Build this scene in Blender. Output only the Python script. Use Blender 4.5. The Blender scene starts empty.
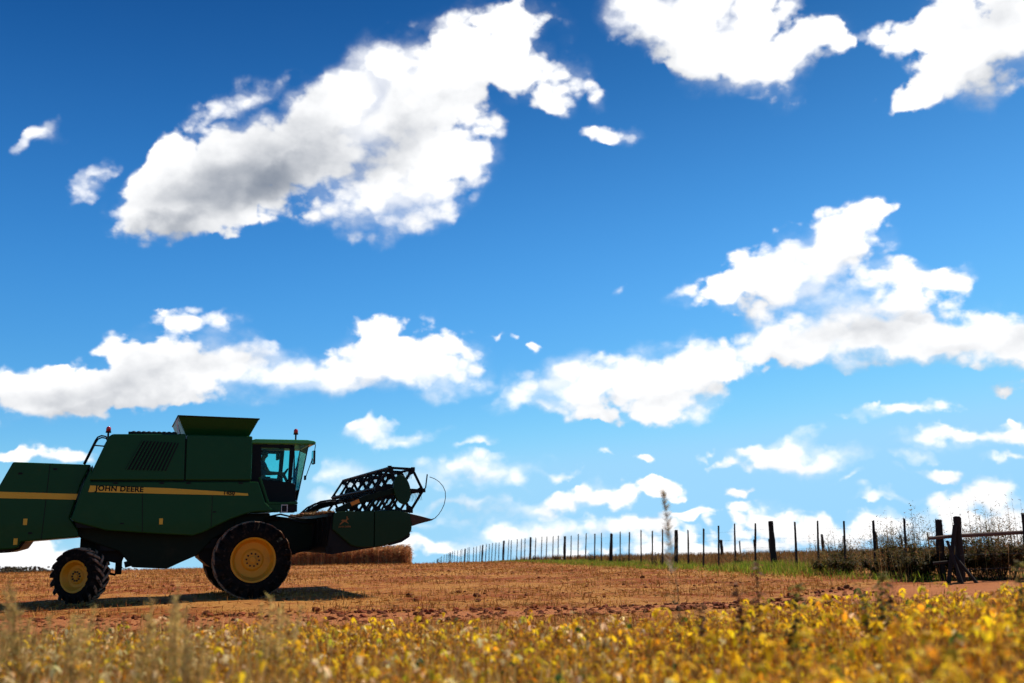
import bpy, bmesh, math, random
import numpy as np
from mathutils import Vector, Matrix, Euler

scene = bpy.context.scene
COL = scene.collection
rad = math.radians

# ------------------------------------------------------------------ camera
EYE = Vector((0.0, 0.0, 1.05))
PITCH, ROLL = rad(13.62), 0.023
_F = Vector((0, math.cos(PITCH), math.sin(PITCH)))
_R0 = Vector((1, 0, 0))
_U0 = _R0.cross(_F)
_U = _U0 * math.cos(ROLL) + _R0 * math.sin(ROLL)
_R = _R0 * math.cos(ROLL) - _U0 * math.sin(ROLL)
cam_data = bpy.data.cameras.new('camera')
cam_data.sensor_width = 36.0
cam_data.lens = 32.0
cam_data.clip_start = 0.05
cam_data.clip_end = 20000.0
cam_data.dof.use_dof = True
cam_data.dof.focus_distance = 20.0
cam_data.dof.aperture_fstop = 0.85
cam_data.dof.aperture_blades = 9
camera = bpy.data.objects.new('camera', cam_data)
COL.objects.link(camera)
camera.matrix_world = Matrix(((_R.x, _U.x, -_F.x, EYE.x), (_R.y, _U.y, -_F.y, EYE.y),
                              (_R.z, _U.z, -_F.z, EYE.z), (0, 0, 0, 1)))
scene.camera = camera

# ------------------------------------------------------------------ light
SUN_EL, SUN_AZ = rad(54), rad(46)      # azimuth measured from +Y towards +X
sun_data = bpy.data.lights.new('sun', 'SUN')
sun_data.energy = 5.0
sun_data.angle = rad(0.53)
sun_data.color = (1.0, 0.92, 0.78)
sun = bpy.data.objects.new('sun', sun_data)
COL.objects.link(sun)
_sd = Vector((math.sin(SUN_AZ) * math.cos(SUN_EL), math.cos(SUN_AZ) * math.cos(SUN_EL), math.sin(SUN_EL)))
sun.rotation_euler = (-_sd).to_track_quat('-Z', 'Y').to_euler()
sun.location = _sd * 60

scene.view_settings.view_transform = 'Standard'
scene.view_settings.look = 'None'
scene.view_settings.gamma = 1.0
scene.view_settings.use_curve_mapping = False
scene.view_settings.exposure = 0.3
scene.render.film_transparent = False
scene.render.filter_size = 1.7
scene.cycles.use_denoising = True
scene.cycles.adaptive_threshold = 0.02
scene.cycles.max_bounces = 8
scene.cycles.transparent_max_bounces = 16

# ------------------------------------------------------------------ sky
world = bpy.data.worlds.new('World')
scene.world = world
world.use_nodes = True
WN, WL = world.node_tree.nodes, world.node_tree.links
WN.clear()
SKY_STRENGTH = 0.083


def wmath(nt, op, a, b=None, c=None, clamp=False):
    n = nt.nodes.new('ShaderNodeMath')
    n.operation = op
    n.use_clamp = clamp
    for i, v in enumerate((a, b, c)):
        if v is None:
            continue
        if isinstance(v, (int, float)):
            n.inputs[i].default_value = v
        else:
            nt.links.new(v, n.inputs[i])
    return n.outputs[0]


def wsmooth(nt, v, lo, hi):
    n = nt.nodes.new('ShaderNodeMapRange')
    n.interpolation_type = 'SMOOTHSTEP'
    nt.links.new(v, n.inputs['Value'])
    n.inputs['From Min'].default_value = lo
    n.inputs['From Max'].default_value = hi
    return n.outputs[0]


# cumulus lobes: azimuth (from +Y to +X), elevation, half width, half height, tilt -- all in degrees; strength
CLOUD_LOBES = [
    (-17.04, 23.99, 9.45, 3.50, 24, 1.00),
    (-8.68, 27.50, 9.27, 4.53, 29, 1.00),
    (-2.14, 30.72, 7.08, 3.14, 25, 1.00),
    (-13.99, 27.18, 4.88, 2.34, 27, 0.80),
    (-5.62, 23.70, 5.02, 2.93, 14, 0.70),
    (2.76, 30.62, 3.08, 1.71, -28, 0.60),
    (-10.39, 28.99, 3.96, 1.78, 29, 0.60),
    (-20.84, 21.27, 5.97, 2.20, 14, 0.95),
    (-19.23, 24.35, 4.94, 2.76, 32, 1.00),
    (-20.39, 23.47, 3.05, 1.71, 25, 0.60),
    (-21.78, 22.04, 3.58, 1.71, 26, 0.60),
    (-9.26, 22.21, 5.91, 2.74, 2, 0.90),
    (1.33, 29.74, 3.76, 1.79, -19, 0.80),
    (-17.60, 28.38, 3.97, 0.90, 24, 0.70),
    (-4.60, 26.13, 5.11, 3.60, 1, 0.80),
    (1.10, 33.34, 1.68, 1.75, 52, 0.80),
    (7.17, 26.68, 3.11, 0.89, -1, 1.00),
    (5.78, 28.66, 0.83, 1.35, 64, 0.45),
    (-26.63, 21.96, 2.27, 0.81, 49, 0.62),
    (-29.68, 23.77, 2.19, 0.62, 35, 0.62),
    (-28.98, 23.79, 1.11, 0.83, 67, 0.40),
    (12.89, 32.18, 6.42, 3.21, -7, 1.00),
    (15.31, 29.51, 5.56, 2.37, -18, 1.00),
    (9.56, 33.38, 4.16, 2.20, -6, 0.90),
    (21.44, 29.85, 2.90, 1.90, 3, 0.62),
    (19.02, 28.04, 2.76, 1.77, 18, 0.66),
    (22.10, 30.16, 2.46, 1.62, -11, 0.60),
    (17.56, 32.07, 4.56, 1.63, -9, 0.60),
    (18.12, 30.21, 3.84, 2.43, -9, 0.62),
    (22.78, 30.57, 2.20, 2.14, -12, 0.50),
    (28.95, 28.61, 4.70, 2.86, -14, 0.95),
    (31.36, 26.65, 3.55, 2.56, 5, 0.95),
    (27.13, 25.90, 2.58, 1.24, 17, 0.80),
    (32.96, 28.30, 3.61, 3.01, -16, 1.00),
    (18.50, 17.55, 6.64, 2.40, 15, 1.00),
    (21.63, 19.04, 3.17, 0.82, 4, 0.80),
    (16.23, 15.99, 4.24, 1.45, 2, 0.70),
    (21.56, 13.38, 7.60, 2.70, -3, 1.00),
    (13.61, 16.42, 3.41, 1.35, 3, 0.55),
    (22.52, 11.92, 8.28, 1.52, -6, 0.60),
    (25.71, 15.58, 3.49, 0.80, -2, 0.60),
    (26.07, 12.08, 5.76, 1.93, -7, 1.00),
    (29.63, 11.89, 2.76, 2.05, 20, 1.00),
    (24.37, 15.78, 4.12, 1.04, -12, 0.80),
    (17.43, 12.72, 3.54, 1.81, -5, 0.60),
    (8.10, 11.03, 7.04, 2.36, 11, 1.00),
    (13.15, 12.09, 4.29, 1.47, 10, 0.90),
    (3.01, 10.99, 4.79, 2.01, 13, 0.80),
    (10.49, 9.42, 3.20, 1.48, 2, 0.70),
    (3.07, 9.04, 3.80, 0.87, -2, 0.80),
    (0.42, 9.81, 2.55, 1.13, 18, 0.50),
    (-27.15, 10.13, 5.87, 2.02, 9, 1.00),
    (-21.37, 11.80, 6.18, 2.59, 16, 1.00),
    (-16.42, 11.24, 5.04, 2.54, 2, 0.90),
    (-19.83, 14.68, 2.79, 0.77, 7, 0.60),
    (-8.16, 12.39, 6.32, 2.37, 10, 1.00),
    (-4.34, 11.77, 3.52, 1.88, -10, 0.80),
    (-11.26, 10.93, 3.71, 1.60, 1, 0.70),
    (-6.56, 7.67, 3.62, 0.68, 3, 0.90),
    (-8.73, 7.92, 1.85, 0.62, 25, 0.60),
    (-2.69, 5.51, 6.13, 1.17, -1, 1.00),
    (-10.23, 5.48, 2.54, 0.97, 8, 0.85),
    (2.00, 3.45, 5.46, 0.79, 3, 0.95),
    (5.22, 3.60, 2.78, 1.09, 8, 0.70),
    (9.31, 4.33, 1.82, 0.79, -2, 1.00),
    (7.22, 4.09, 1.23, 0.48, 13, 0.60),
    (1.27, 1.70, 7.08, 1.26, -1, 0.90),
    (7.57, 1.67, 4.72, 1.08, -2, 0.80),
    (-4.70, 1.17, 2.75, 0.72, -1, 0.60),
    (11.11, 0.75, 5.31, 0.94, -1, 0.70),
    (16.49, 5.76, 6.34, 1.01, -1, 1.00),
    (15.99, 6.68, 2.92, 0.71, 7, 0.60),
    (23.15, 7.89, 3.55, 0.52, -0, 0.90),
    (26.11, 6.28, 4.33, 0.84, -0, 0.90),
    (28.92, 6.71, 1.69, 0.66, -5, 0.70),
    (27.96, 5.03, 1.37, 0.33, -4, 0.60),
    (23.66, 5.39, 1.15, 0.40, -4, 0.60),
    (15.30, 2.09, 3.44, 1.52, -2, 1.00),
    (18.34, 1.30, 4.97, 1.26, -2, 0.90),
    (21.64, 1.64, 2.65, 0.84, -2, 0.70),
    (25.86, 3.46, 2.80, 0.87, 6, 0.90),
    (27.33, 2.18, 4.37, 1.62, -3, 1.00),
    (24.51, 1.65, 2.29, 1.10, -2, 0.70),
    (-27.09, 6.56, 3.01, 0.72, 6, 0.90),
    (-27.58, 0.96, 4.13, 1.71, -1, 0.80),
    (-23.55, 0.62, 3.11, 1.65, -1, 0.60),
    (-11.39, 3.62, 2.39, 0.96, -1, 0.70),
    (-6.83, 0.98, 3.64, 0.89, -1, 0.85),
    (28.52, 9.24, 1.10, 0.39, 5, 0.60),
    (7.45, 16.56, 0.71, 0.44, 16, 0.60),
    (-1.10, 13.74, 1.42, 0.38, 9, 0.60),
    (1.49, 13.49, 0.78, 0.44, -2, 0.60),
    (20.59, 3.44, 0.81, 0.34, -3, 0.60),
    (-5.31, 2.75, 3.07, 0.48, 3, 0.55),
    (11.25, 2.70, 2.39, 0.42, 3, 0.50),
    (5.07, 0.24, 7.89, 0.53, -1, 0.60),
    (14.56, 0.19, 4.01, 0.52, -1, 0.55),
    (-2.84, 3.80, 2.79, 0.43, -1, 0.50),
    (21.52, 3.00, 2.15, 0.34, 3, 0.45),
    (26.85, 0.32, 2.91, 0.64, -2, 0.70),
    (2.80, 5.02, 1.87, 0.43, 3, 0.50),
    (13.71, 3.92, 1.65, 0.36, 3, 0.45),
    (8.45, 6.43, 0.98, 0.37, -2, 0.50),
    (18.07, 7.27, 1.49, 0.35, 5, 0.45),
    (-2.17, 7.17, 1.64, 0.37, 7, 0.45),
    (24.35, 4.55, 1.56, 0.39, 1, 0.50),
    (-6.54, 3.56, 2.45, 0.55, 3, 0.55),
    (19.49, 4.54, 1.67, 0.29, 1, 0.40),
    (5.65, 6.16, 0.81, 0.49, -2, 0.60),
]
# the thick cores, where less light comes through
THICK_LOBES = [
    (-16.33, 24.93, 8.89, 3.21, 27, 1.50),
    (-20.03, 22.52, 6.07, 1.96, 16, 1.00),
    (-6.98, 26.80, 6.02, 2.42, 24, 0.80),
    (-11.91, 23.78, 7.19, 2.39, 12, 0.80),
    (-21.61, 11.26, 6.15, 1.76, 16, 1.20),
    (-27.38, 9.78, 5.08, 1.57, 7, 1.10),
    (-17.06, 12.30, 2.96, 1.33, 12, 0.50),
    (21.63, 13.01, 5.34, 1.76, 2, 1.00),
    (26.24, 11.37, 4.16, 1.25, -7, 0.80),
    (16.78, 12.17, 3.55, 0.97, -5, 0.60),
    (29.84, 11.58, 1.99, 1.30, 14, 0.70),
    (31.95, 28.59, 3.68, 2.52, -16, 0.70),
    (29.22, 28.54, 3.31, 2.07, -15, 0.40),
    (16.61, 16.86, 3.02, 0.85, 9, 0.50),
    (16.73, 5.27, 4.58, 0.47, -3, 0.40),
    (18.01, 0.85, 4.98, 0.69, -2, 0.50),
    (27.65, 2.71, 3.39, 0.87, -3, 0.50),
    (26.53, 1.68, 2.95, 0.65, -2, 0.40),
    (2.12, 3.14, 4.95, 0.49, -1, 0.50),
    (-2.20, 5.01, 4.37, 0.49, -1, 0.45),
    (1.44, 1.16, 5.53, 0.48, -1, 0.50),
    (7.54, 1.07, 3.62, 0.42, -1, 0.40),
    (-7.13, 0.69, 3.03, 0.36, -1, 0.50),
    (26.34, 6.10, 3.03, 0.39, -4, 0.40),
    (23.12, 7.66, 2.68, 0.23, -5, 0.30),
    (8.04, 9.98, 5.64, 0.87, 7, 0.40),
    (-8.46, 10.96, 5.02, 0.87, 6, 0.40),
    (12.74, 30.52, 4.02, 1.13, -7, 0.25),
    (-27.53, 0.43, 3.39, 0.74, -1, 0.60),
    (-27.07, 6.28, 2.51, 0.33, 2, 0.45),
]


def lobes_group(name, lobes):
    g = bpy.data.node_groups.new(name, 'ShaderNodeTree')
    g.interface.new_socket('Vector', in_out='INPUT', socket_type='NodeSocketVector')
    g.interface.new_socket('Sum', in_out='OUTPUT', socket_type='NodeSocketFloat')
    gi = g.nodes.new('NodeGroupInput')
    go = g.nodes.new('NodeGroupOutput')
    acc = None
    for az, el, rx, ry, rot, w in lobes:
        m = g.nodes.new('ShaderNodeMapping')
        m.vector_type = 'TEXTURE'
        m.inputs['Location'].default_value = (rad(az), rad(el), 0)
        m.inputs['Rotation'].default_value = (0, 0, rad(rot))
        m.inputs['Scale'].default_value = (rad(rx), rad(ry), 1)
        g.links.new(gi.outputs[0], m.inputs['Vector'])
        t = g.nodes.new('ShaderNodeTexGradient')
        t.gradient_type = 'SPHERICAL'
        g.links.new(m.outputs[0], t.inputs[0])
        acc = wmath(g, 'MULTIPLY_ADD', t.outputs['Fac'], w, acc if acc is not None else 0.0)
    g.links.new(acc, go.inputs[0])
    return g


G_CLOUD = lobes_group('cumulus', CLOUD_LOBES)
G_THICK = lobes_group('cumulus_core', THICK_LOBES)
wt = world.node_tree


def vmath(nt, op, a, b):
    n = nt.nodes.new('ShaderNodeVectorMath')
    n.operation = op
    for i, v in enumerate((a, b)):
        if isinstance(v, tuple):
            n.inputs[i].default_value = v
        elif isinstance(v, (int, float)):
            n.inputs['Scale'].default_value = v
        else:
            nt.links.new(v, n.inputs[i])
    return n.outputs[0]


tc = WN.new('ShaderNodeTexCoord')
DIR = tc.outputs['Generated']
sp = WN.new('ShaderNodeSeparateXYZ')
WL.new(DIR, sp.inputs[0])
az_ = wmath(wt, 'ARCTAN2', sp.outputs['X'], sp.outputs['Y'])
el_ = wmath(wt, 'ARCSINE', sp.outputs['Z'])
cb = WN.new('ShaderNodeCombineXYZ')
WL.new(az_, cb.inputs[0])
WL.new(el_, cb.inputs[1])
ANG = cb.outputs[0]


def noise(vec, scale, detail, rough, lac=2.0):
    n = WN.new('ShaderNodeTexNoise')
    n.inputs['Scale'].default_value = scale
    n.inputs['Detail'].default_value = detail
    n.inputs['Roughness'].default_value = rough
    n.inputs['Lacunarity'].default_value = lac
    WL.new(vec, n.inputs['Vector'])
    return n


w1 = noise(DIR, 9.0, 2.0, 0.5)
w2 = noise(DIR, 30.0, 4.0, 0.52)
o1 = vmath(wt, 'MULTIPLY', vmath(wt, 'SUBTRACT', w1.outputs['Color'], (0.5, 0.5, 0.5)), (0.085, 0.06, 0.0))
o2 = vmath(wt, 'MULTIPLY', vmath(wt, 'SUBTRACT', w2.outputs['Color'], (0.5, 0.5, 0.5)), (0.050, 0.040, 0.0))
WARPED = vmath(wt, 'ADD', vmath(wt, 'ADD', ANG, o1), o2)


def puff(vec3, detail):
    f1 = noise(vec3, 17.0, detail, 0.57)
    return wmath(wt, 'SUBTRACT', f1.outputs['Fac'], 0.5)


gp = WN.new('ShaderNodeGroup')
gp.node_tree = G_CLOUD
WL.new(WARPED, gp.inputs[0])
lob = gp.outputs[0]
pf = puff(vmath(wt, 'MULTIPLY', DIR, (1.0, 1.0, 1.5)), 10.0)
near = wsmooth(wt, lob, 0.0, 0.22)
# rounded billows
BILLOW_MEAN = 0.78
vo = WN.new('ShaderNodeTexVoronoi')
vo.feature = 'F1'
vo.inputs['Scale'].default_value = 24.0
vo.inputs['Detail'].default_value = 1.0
vo.inputs['Roughness'].default_value = 0.55
vo.inputs['Lacunarity'].default_value = 2.3

WL.new(vmath(wt, 'ADD', vmath(wt, 'MULTIPLY', DIR, (1.0, 1.0, 1.4)), vmath(wt, 'MULTIPLY', o2, (0.8, 0.8, 0.0))), vo.inputs['Vector'])
billow = wmath(wt, 'SUBTRACT', BILLOW_MEAN, vo.outputs['Distance'])
tex = wmath(wt, 'MULTIPLY_ADD', billow, 0.42, pf)
dens = wmath(wt, 'MULTIPLY_ADD', wmath(wt, 'MULTIPLY', tex, near), 2.1, lob)
# scattered cumulus over the rest of the sky, outside the view of the photograph
gen = noise(vmath(wt, 'MULTIPLY', DIR, (1.0, 1.0, 2.6)), 3.2, 6.0, 0.55)
out_view = wsmooth(wt, wmath(wt, 'ABSOLUTE', az_), 0.72, 0.95)
high = wsmooth(wt, el_, 0.66, 0.85)
elsewhere = wmath(wt, 'MAXIMUM', out_view, high)
gen_d = wmath(wt, 'MULTIPLY', wsmooth(wt, gen.outputs['Fac'], 0.62, 0.74), elsewhere)
gen_d = wmath(wt, 'MULTIPLY', gen_d, wsmooth(wt, el_, 0.0, 0.1))
# some edges are crisp, others trail off into thin veils
veil = noise(DIR, 6.5, 3.0, 0.5)
mr = WN.new('ShaderNodeMapRange')
mr.interpolation_type = 'SMOOTHSTEP'
WL.new(dens, mr.inputs['Value'])
mr.inputs['From Min'].default_value = 0.03
WL.new(wmath(wt, 'MULTIPLY_ADD', wsmooth(wt, veil.outputs['Fac'], 0.36, 0.66), 0.85, 0.34), mr.inputs['From Max'])
fringe = wsmooth(wt, wmath(wt, 'MULTIPLY_ADD', wmath(wt, 'MULTIPLY', pf, near), 1.5, lob), -0.02, 0.75)
fringe = wmath(wt, 'MULTIPLY', fringe, wsmooth(wt, veil.outputs['Fac'], 0.34, 0.62))
alpha = wmath(wt, 'MAXIMUM', mr.outputs[0], wmath(wt, 'MULTIPLY', fringe, wmath(wt, 'MULTIPLY_ADD', pf, 0.9, 0.50)), clamp=True)
alpha = wmath(wt, 'MAXIMUM', alpha, wsmooth(wt, lob, 0.55, 1.15))
alpha = wmath(wt, 'MAXIMUM', alpha, wmath(wt, 'MULTIPLY', gen_d, 0.9))
# cloud thickness towards the sun -> grey cores and undersides
pf2 = puff(vmath(wt, 'MULTIPLY', vmath(wt, 'ADD', DIR, (0.010, 0.0, 0.016)), (1.0, 1.0, 1.5)), 6.0)
th = WN.new('ShaderNodeGroup')
th.node_tree = G_THICK
WL.new(vmath(wt, 'ADD', vmath(wt, 'ADD', ANG, o1), vmath(wt, 'MULTIPLY', o2, (0.6, 0.6, 0.0))), th.inputs[0])
relief = wmath(wt, 'SUBTRACT', pf2, pf)
# how much more cloud stands between this point and the sun (upper right): shaded bases, bright crowns
gs = WN.new('ShaderNodeGroup')
gs.node_tree = G_CLOUD
WL.new(vmath(wt, 'ADD', WARPED, (0.014, 0.036, 0.0)), gs.inputs[0])
coarse = wmath(wt, 'MULTIPLY', wmath(wt, 'MAXIMUM', wmath(wt, 'SUBTRACT', gs.outputs[0], lob), -0.12), 0.80)
thick = wmath(wt, 'MULTIPLY_ADD', relief, 0.9, wmath(wt, 'MULTIPLY_ADD', th.outputs[0], 0.80, coarse))
thick = wmath(wt, 'MULTIPLY_ADD', wmath(wt, 'SUBTRACT', billow, 0.30), -0.30, thick)
shade = wsmooth(wt, thick, -0.28, 2.05)

sky = WN.new('ShaderNodeTexSky')
sky.sky_type = 'NISHITA'
sky.sun_disc = False
sky.sun_elevation = SUN_EL
sky.sun_rotation = SUN_AZ
sky.altitude = 600
sky.air_density = 1.0
sky.dust_density = 0.25
sky.ozone_density = 1.6
# deep clear-air blue: each channel of the sky is graded by a power curve
ss = WN.new('ShaderNodeSeparateColor')
# (the haze band right at the horizon is left out: the air was very clear)
sv = WN.new('ShaderNodeCombineXYZ')
WL.new(sp.outputs['X'], sv.inputs[0])
WL.new(sp.outputs['Y'], sv.inputs[1])
WL.new(wmath(wt, 'MAXIMUM', sp.outputs['Z'], 0.075), sv.inputs[2])
sn = WN.new('ShaderNodeVectorMath')
sn.operation = 'NORMALIZE'
WL.new(sv.outputs[0], sn.inputs[0])
WL.new(sn.outputs[0], sky.inputs['Vector'])
WL.new(sky.outputs[0], ss.inputs[0])
sc_ = WN.new('ShaderNodeCombineColor')
# the clear sky deepens quickly with height
_dp = wsmooth(wt, el_, 0.25, 0.68)
DEEP = [wmath(wt, 'MULTIPLY_ADD', _dp, -k, 1.0) for k in (0.74, 0.58, 0.50)]
for i, (gain, power, top) in enumerate(((0.155, 2.0, 3.4), (0.68, 1.28, 6.8), (1.62, 0.90, 9.9))):
    v = wmath(wt, 'MULTIPLY', wmath(wt, 'MULTIPLY', wmath(wt, 'POWER', ss.outputs[i], power), gain), DEEP[i])
    n = WN.new('ShaderNodeMath')
    n.operation = 'SMOOTH_MIN'
    WL.new(v, n.inputs[0])
    n.inputs[1].default_value = top
    n.inputs[2].default_value = top * 0.25
    WL.new(n.outputs[0], sc_.inputs[i])

cc = WN.new('ShaderNodeMix')
cc.data_type = 'RGBA'
cc.inputs['A'].default_value = (11.6, 11.6, 11.6, 1)
cc.inputs['B'].default_value = (2.3, 2.7, 3.4, 1)
WL.new(shade, cc.inputs['Factor'])
mx = WN.new('ShaderNodeMix')
mx.data_type = 'RGBA'
WL.new(alpha, mx.inputs['Factor'])
WL.new(sc_.outputs[0], mx.inputs['A'])
WL.new(cc.outputs['Result'], mx.inputs['B'])
bg = WN.new('ShaderNodeBackground')
bg.inputs['Strength'].default_value = SKY_STRENGTH
WL.new(mx.outputs['Result'], bg.inputs['Color'])
wo = WN.new('ShaderNodeOutputWorld')
WL.new(bg.outputs[0], wo.inputs['Surface'])
world.cycles.sampling_method = 'MANUAL'
world.cycles.sample_map_resolution = 512

# ================================================================== helpers
def tag(o, label=None, cat=None, group=None, kind=None):
    if label:
        o['label'] = label
    if cat:
        o['category'] = cat
    if group:
        o['group'] = group
    if kind:
        o['kind'] = kind
    return o


def empty(name, matrix=None, loc=None):
    o = bpy.data.objects.new(name, None)
    COL.objects.link(o)
    o.empty_display_size = 0.3
    if matrix is not None:
        o.matrix_world = matrix
    if loc is not None:
        o.location = loc
    return o


def link_mesh(name, me, mat, parent=None):
    o = bpy.data.objects.new(name, me)
    COL.objects.link(o)
    if mat is not None:
        me.materials.append(mat)
    if parent is not None:
        o.parent = parent
    return o


class MB:
    """collects shapes given as (forward s, right r, up z) and links them as one mesh"""

    def __init__(self):
        self.bm = bmesh.new()

    def v(self, s, r, z):
        return self.bm.verts.new((s, -r, z))

    def face(self, vs):
        try:
            return self.bm.faces.new(vs)
        except ValueError:
            return None

    def prism(self, outline, r0, r1):
        a = [self.v(s, r0, z) for s, z in outline]
        b = [self.v(s, r1, z) for s, z in outline]
        n = len(outline)
        self.face(a)
        self.face(b[::-1])
        for i in range(n):
            self.face((a[i], b[i], b[(i + 1) % n], a[(i + 1) % n]))
        return self

    def hexa(self, p):
        """eight corners: four of one end, four of the other"""
        q = [self.v(*c) for c in p]
        for f in ((0, 1, 2, 3), (7, 6, 5, 4), (0, 4, 5, 1), (1, 5, 6, 2), (2, 6, 7, 3), (3, 7, 4, 0)):
            self.face([q[i] for i in f])
        return self

    def box(self, s0, s1, r0, r1, z0, z1):
        return self.hexa(((s0, r0, z0), (s1, r0, z0), (s1, r1, z0), (s0, r1, z0),
                          (s0, r0, z1), (s1, r0, z1), (s1, r1, z1), (s0, r1, z1)))

    def tube(self, pts, rad_, sides=8, close_ends=True):
        pts = [Vector((p[0], -p[1], p[2])) for p in pts]
        rr = rad_ if isinstance(rad_, (list, tuple)) else [rad_] * len(pts)
        rings = []
        up = None
        for i, p in enumerate(pts):
            d = (pts[min(i + 1, len(pts) - 1)] - pts[max(i - 1, 0)]).normalized()
            if up is None:
                up = d.orthogonal().normalized()
            up = (up - d * up.dot(d)).normalized()
            w = d.cross(up)
            rings.append([self.bm.verts.new(p + (up * math.cos(a) + w * math.sin(a)) * rr[i])
                          for a in [2 * math.pi * k / sides for k in range(sides)]])
        for a, b in zip(rings, rings[1:]):
            for k in range(sides):
                self.face((a[k], a[(k + 1) % sides], b[(k + 1) % sides], b[k]))
        if close_ends:
            self.face(rings[0][::-1])
            self.face(rings[-1])
        return self

    def bar(self, p, q, wide, thick, side=(0, 1, 0)):
        """flat bar from p to q; thick measured along side (s, r, z)"""
        P, Q = Vector((p[0], -p[1], p[2])), Vector((q[0], -q[1], q[2]))
        t = Vector((side[0], -side[1], side[2])).normalized()
        w = (Q - P).cross(t).normalized() * wide / 2
        t = t * thick / 2
        vs = [self.bm.verts.new(x) for x in (P - w - t, P + w - t, P + w + t, P - w + t,
                                             Q - w - t, Q + w - t, Q + w + t, Q - w + t)]
        for f in ((3, 2, 1, 0), (4, 5, 6, 7), (0, 1, 5, 4), (1, 2, 6, 5), (2, 3, 7, 6), (3, 0, 4, 7)):
            self.face([vs[i] for i in f])
        return self

    def lathe_r(self, cs, cz, profile, seg=48, closed=True):
        """profile of (lateral r, radius) turned about the lateral axis through (cs, cz)"""
        rings = []
        for r, ra in profile:
            rings.append([self.v(cs + ra * math.cos(2 * math.pi * k / seg), r, cz + ra * math.sin(2 * math.pi * k / seg))
                          for k in range(seg)])
        pairs = list(zip(rings, rings[1:]))
        if closed:
            pairs.append((rings[-1], rings[0]))
        for a, b in pairs:
            for k in range(seg):
                self.face((a[k], a[(k + 1) % seg], b[(k + 1) % seg], b[k]))
        return self

    def ball(self, s, r, z, ra, sx=1, sy=1, sz=1, seg=16):
        m = Matrix.Translation((s, -r, z)) @ Matrix.Diagonal((ra * sx, ra * sy, ra * sz, 1))
        bmesh.ops.create_uvsphere(self.bm, u_segments=seg, v_segments=seg // 2, radius=1, matrix=m)
        return self

    def build(self, name, mat, parent=None, bevel=0.0, smooth=False):
        bmesh.ops.recalc_face_normals(self.bm, faces=self.bm.faces[:])
        me = bpy.data.meshes.new(name)
        self.bm.to_mesh(me)
        self.bm.free()
        if smooth:
            me.polygons.foreach_set('use_smooth', [True] * len(me.polygons))
        o = link_mesh(name, me, mat, parent)
        if bevel:
            m = o.modifiers.new('bevel', 'BEVEL')
            m.width = bevel
            m.segments = 2
            m.limit_method = 'ANGLE'
            m.angle_limit = rad(35)
            m.harden_normals = False
        return o


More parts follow.
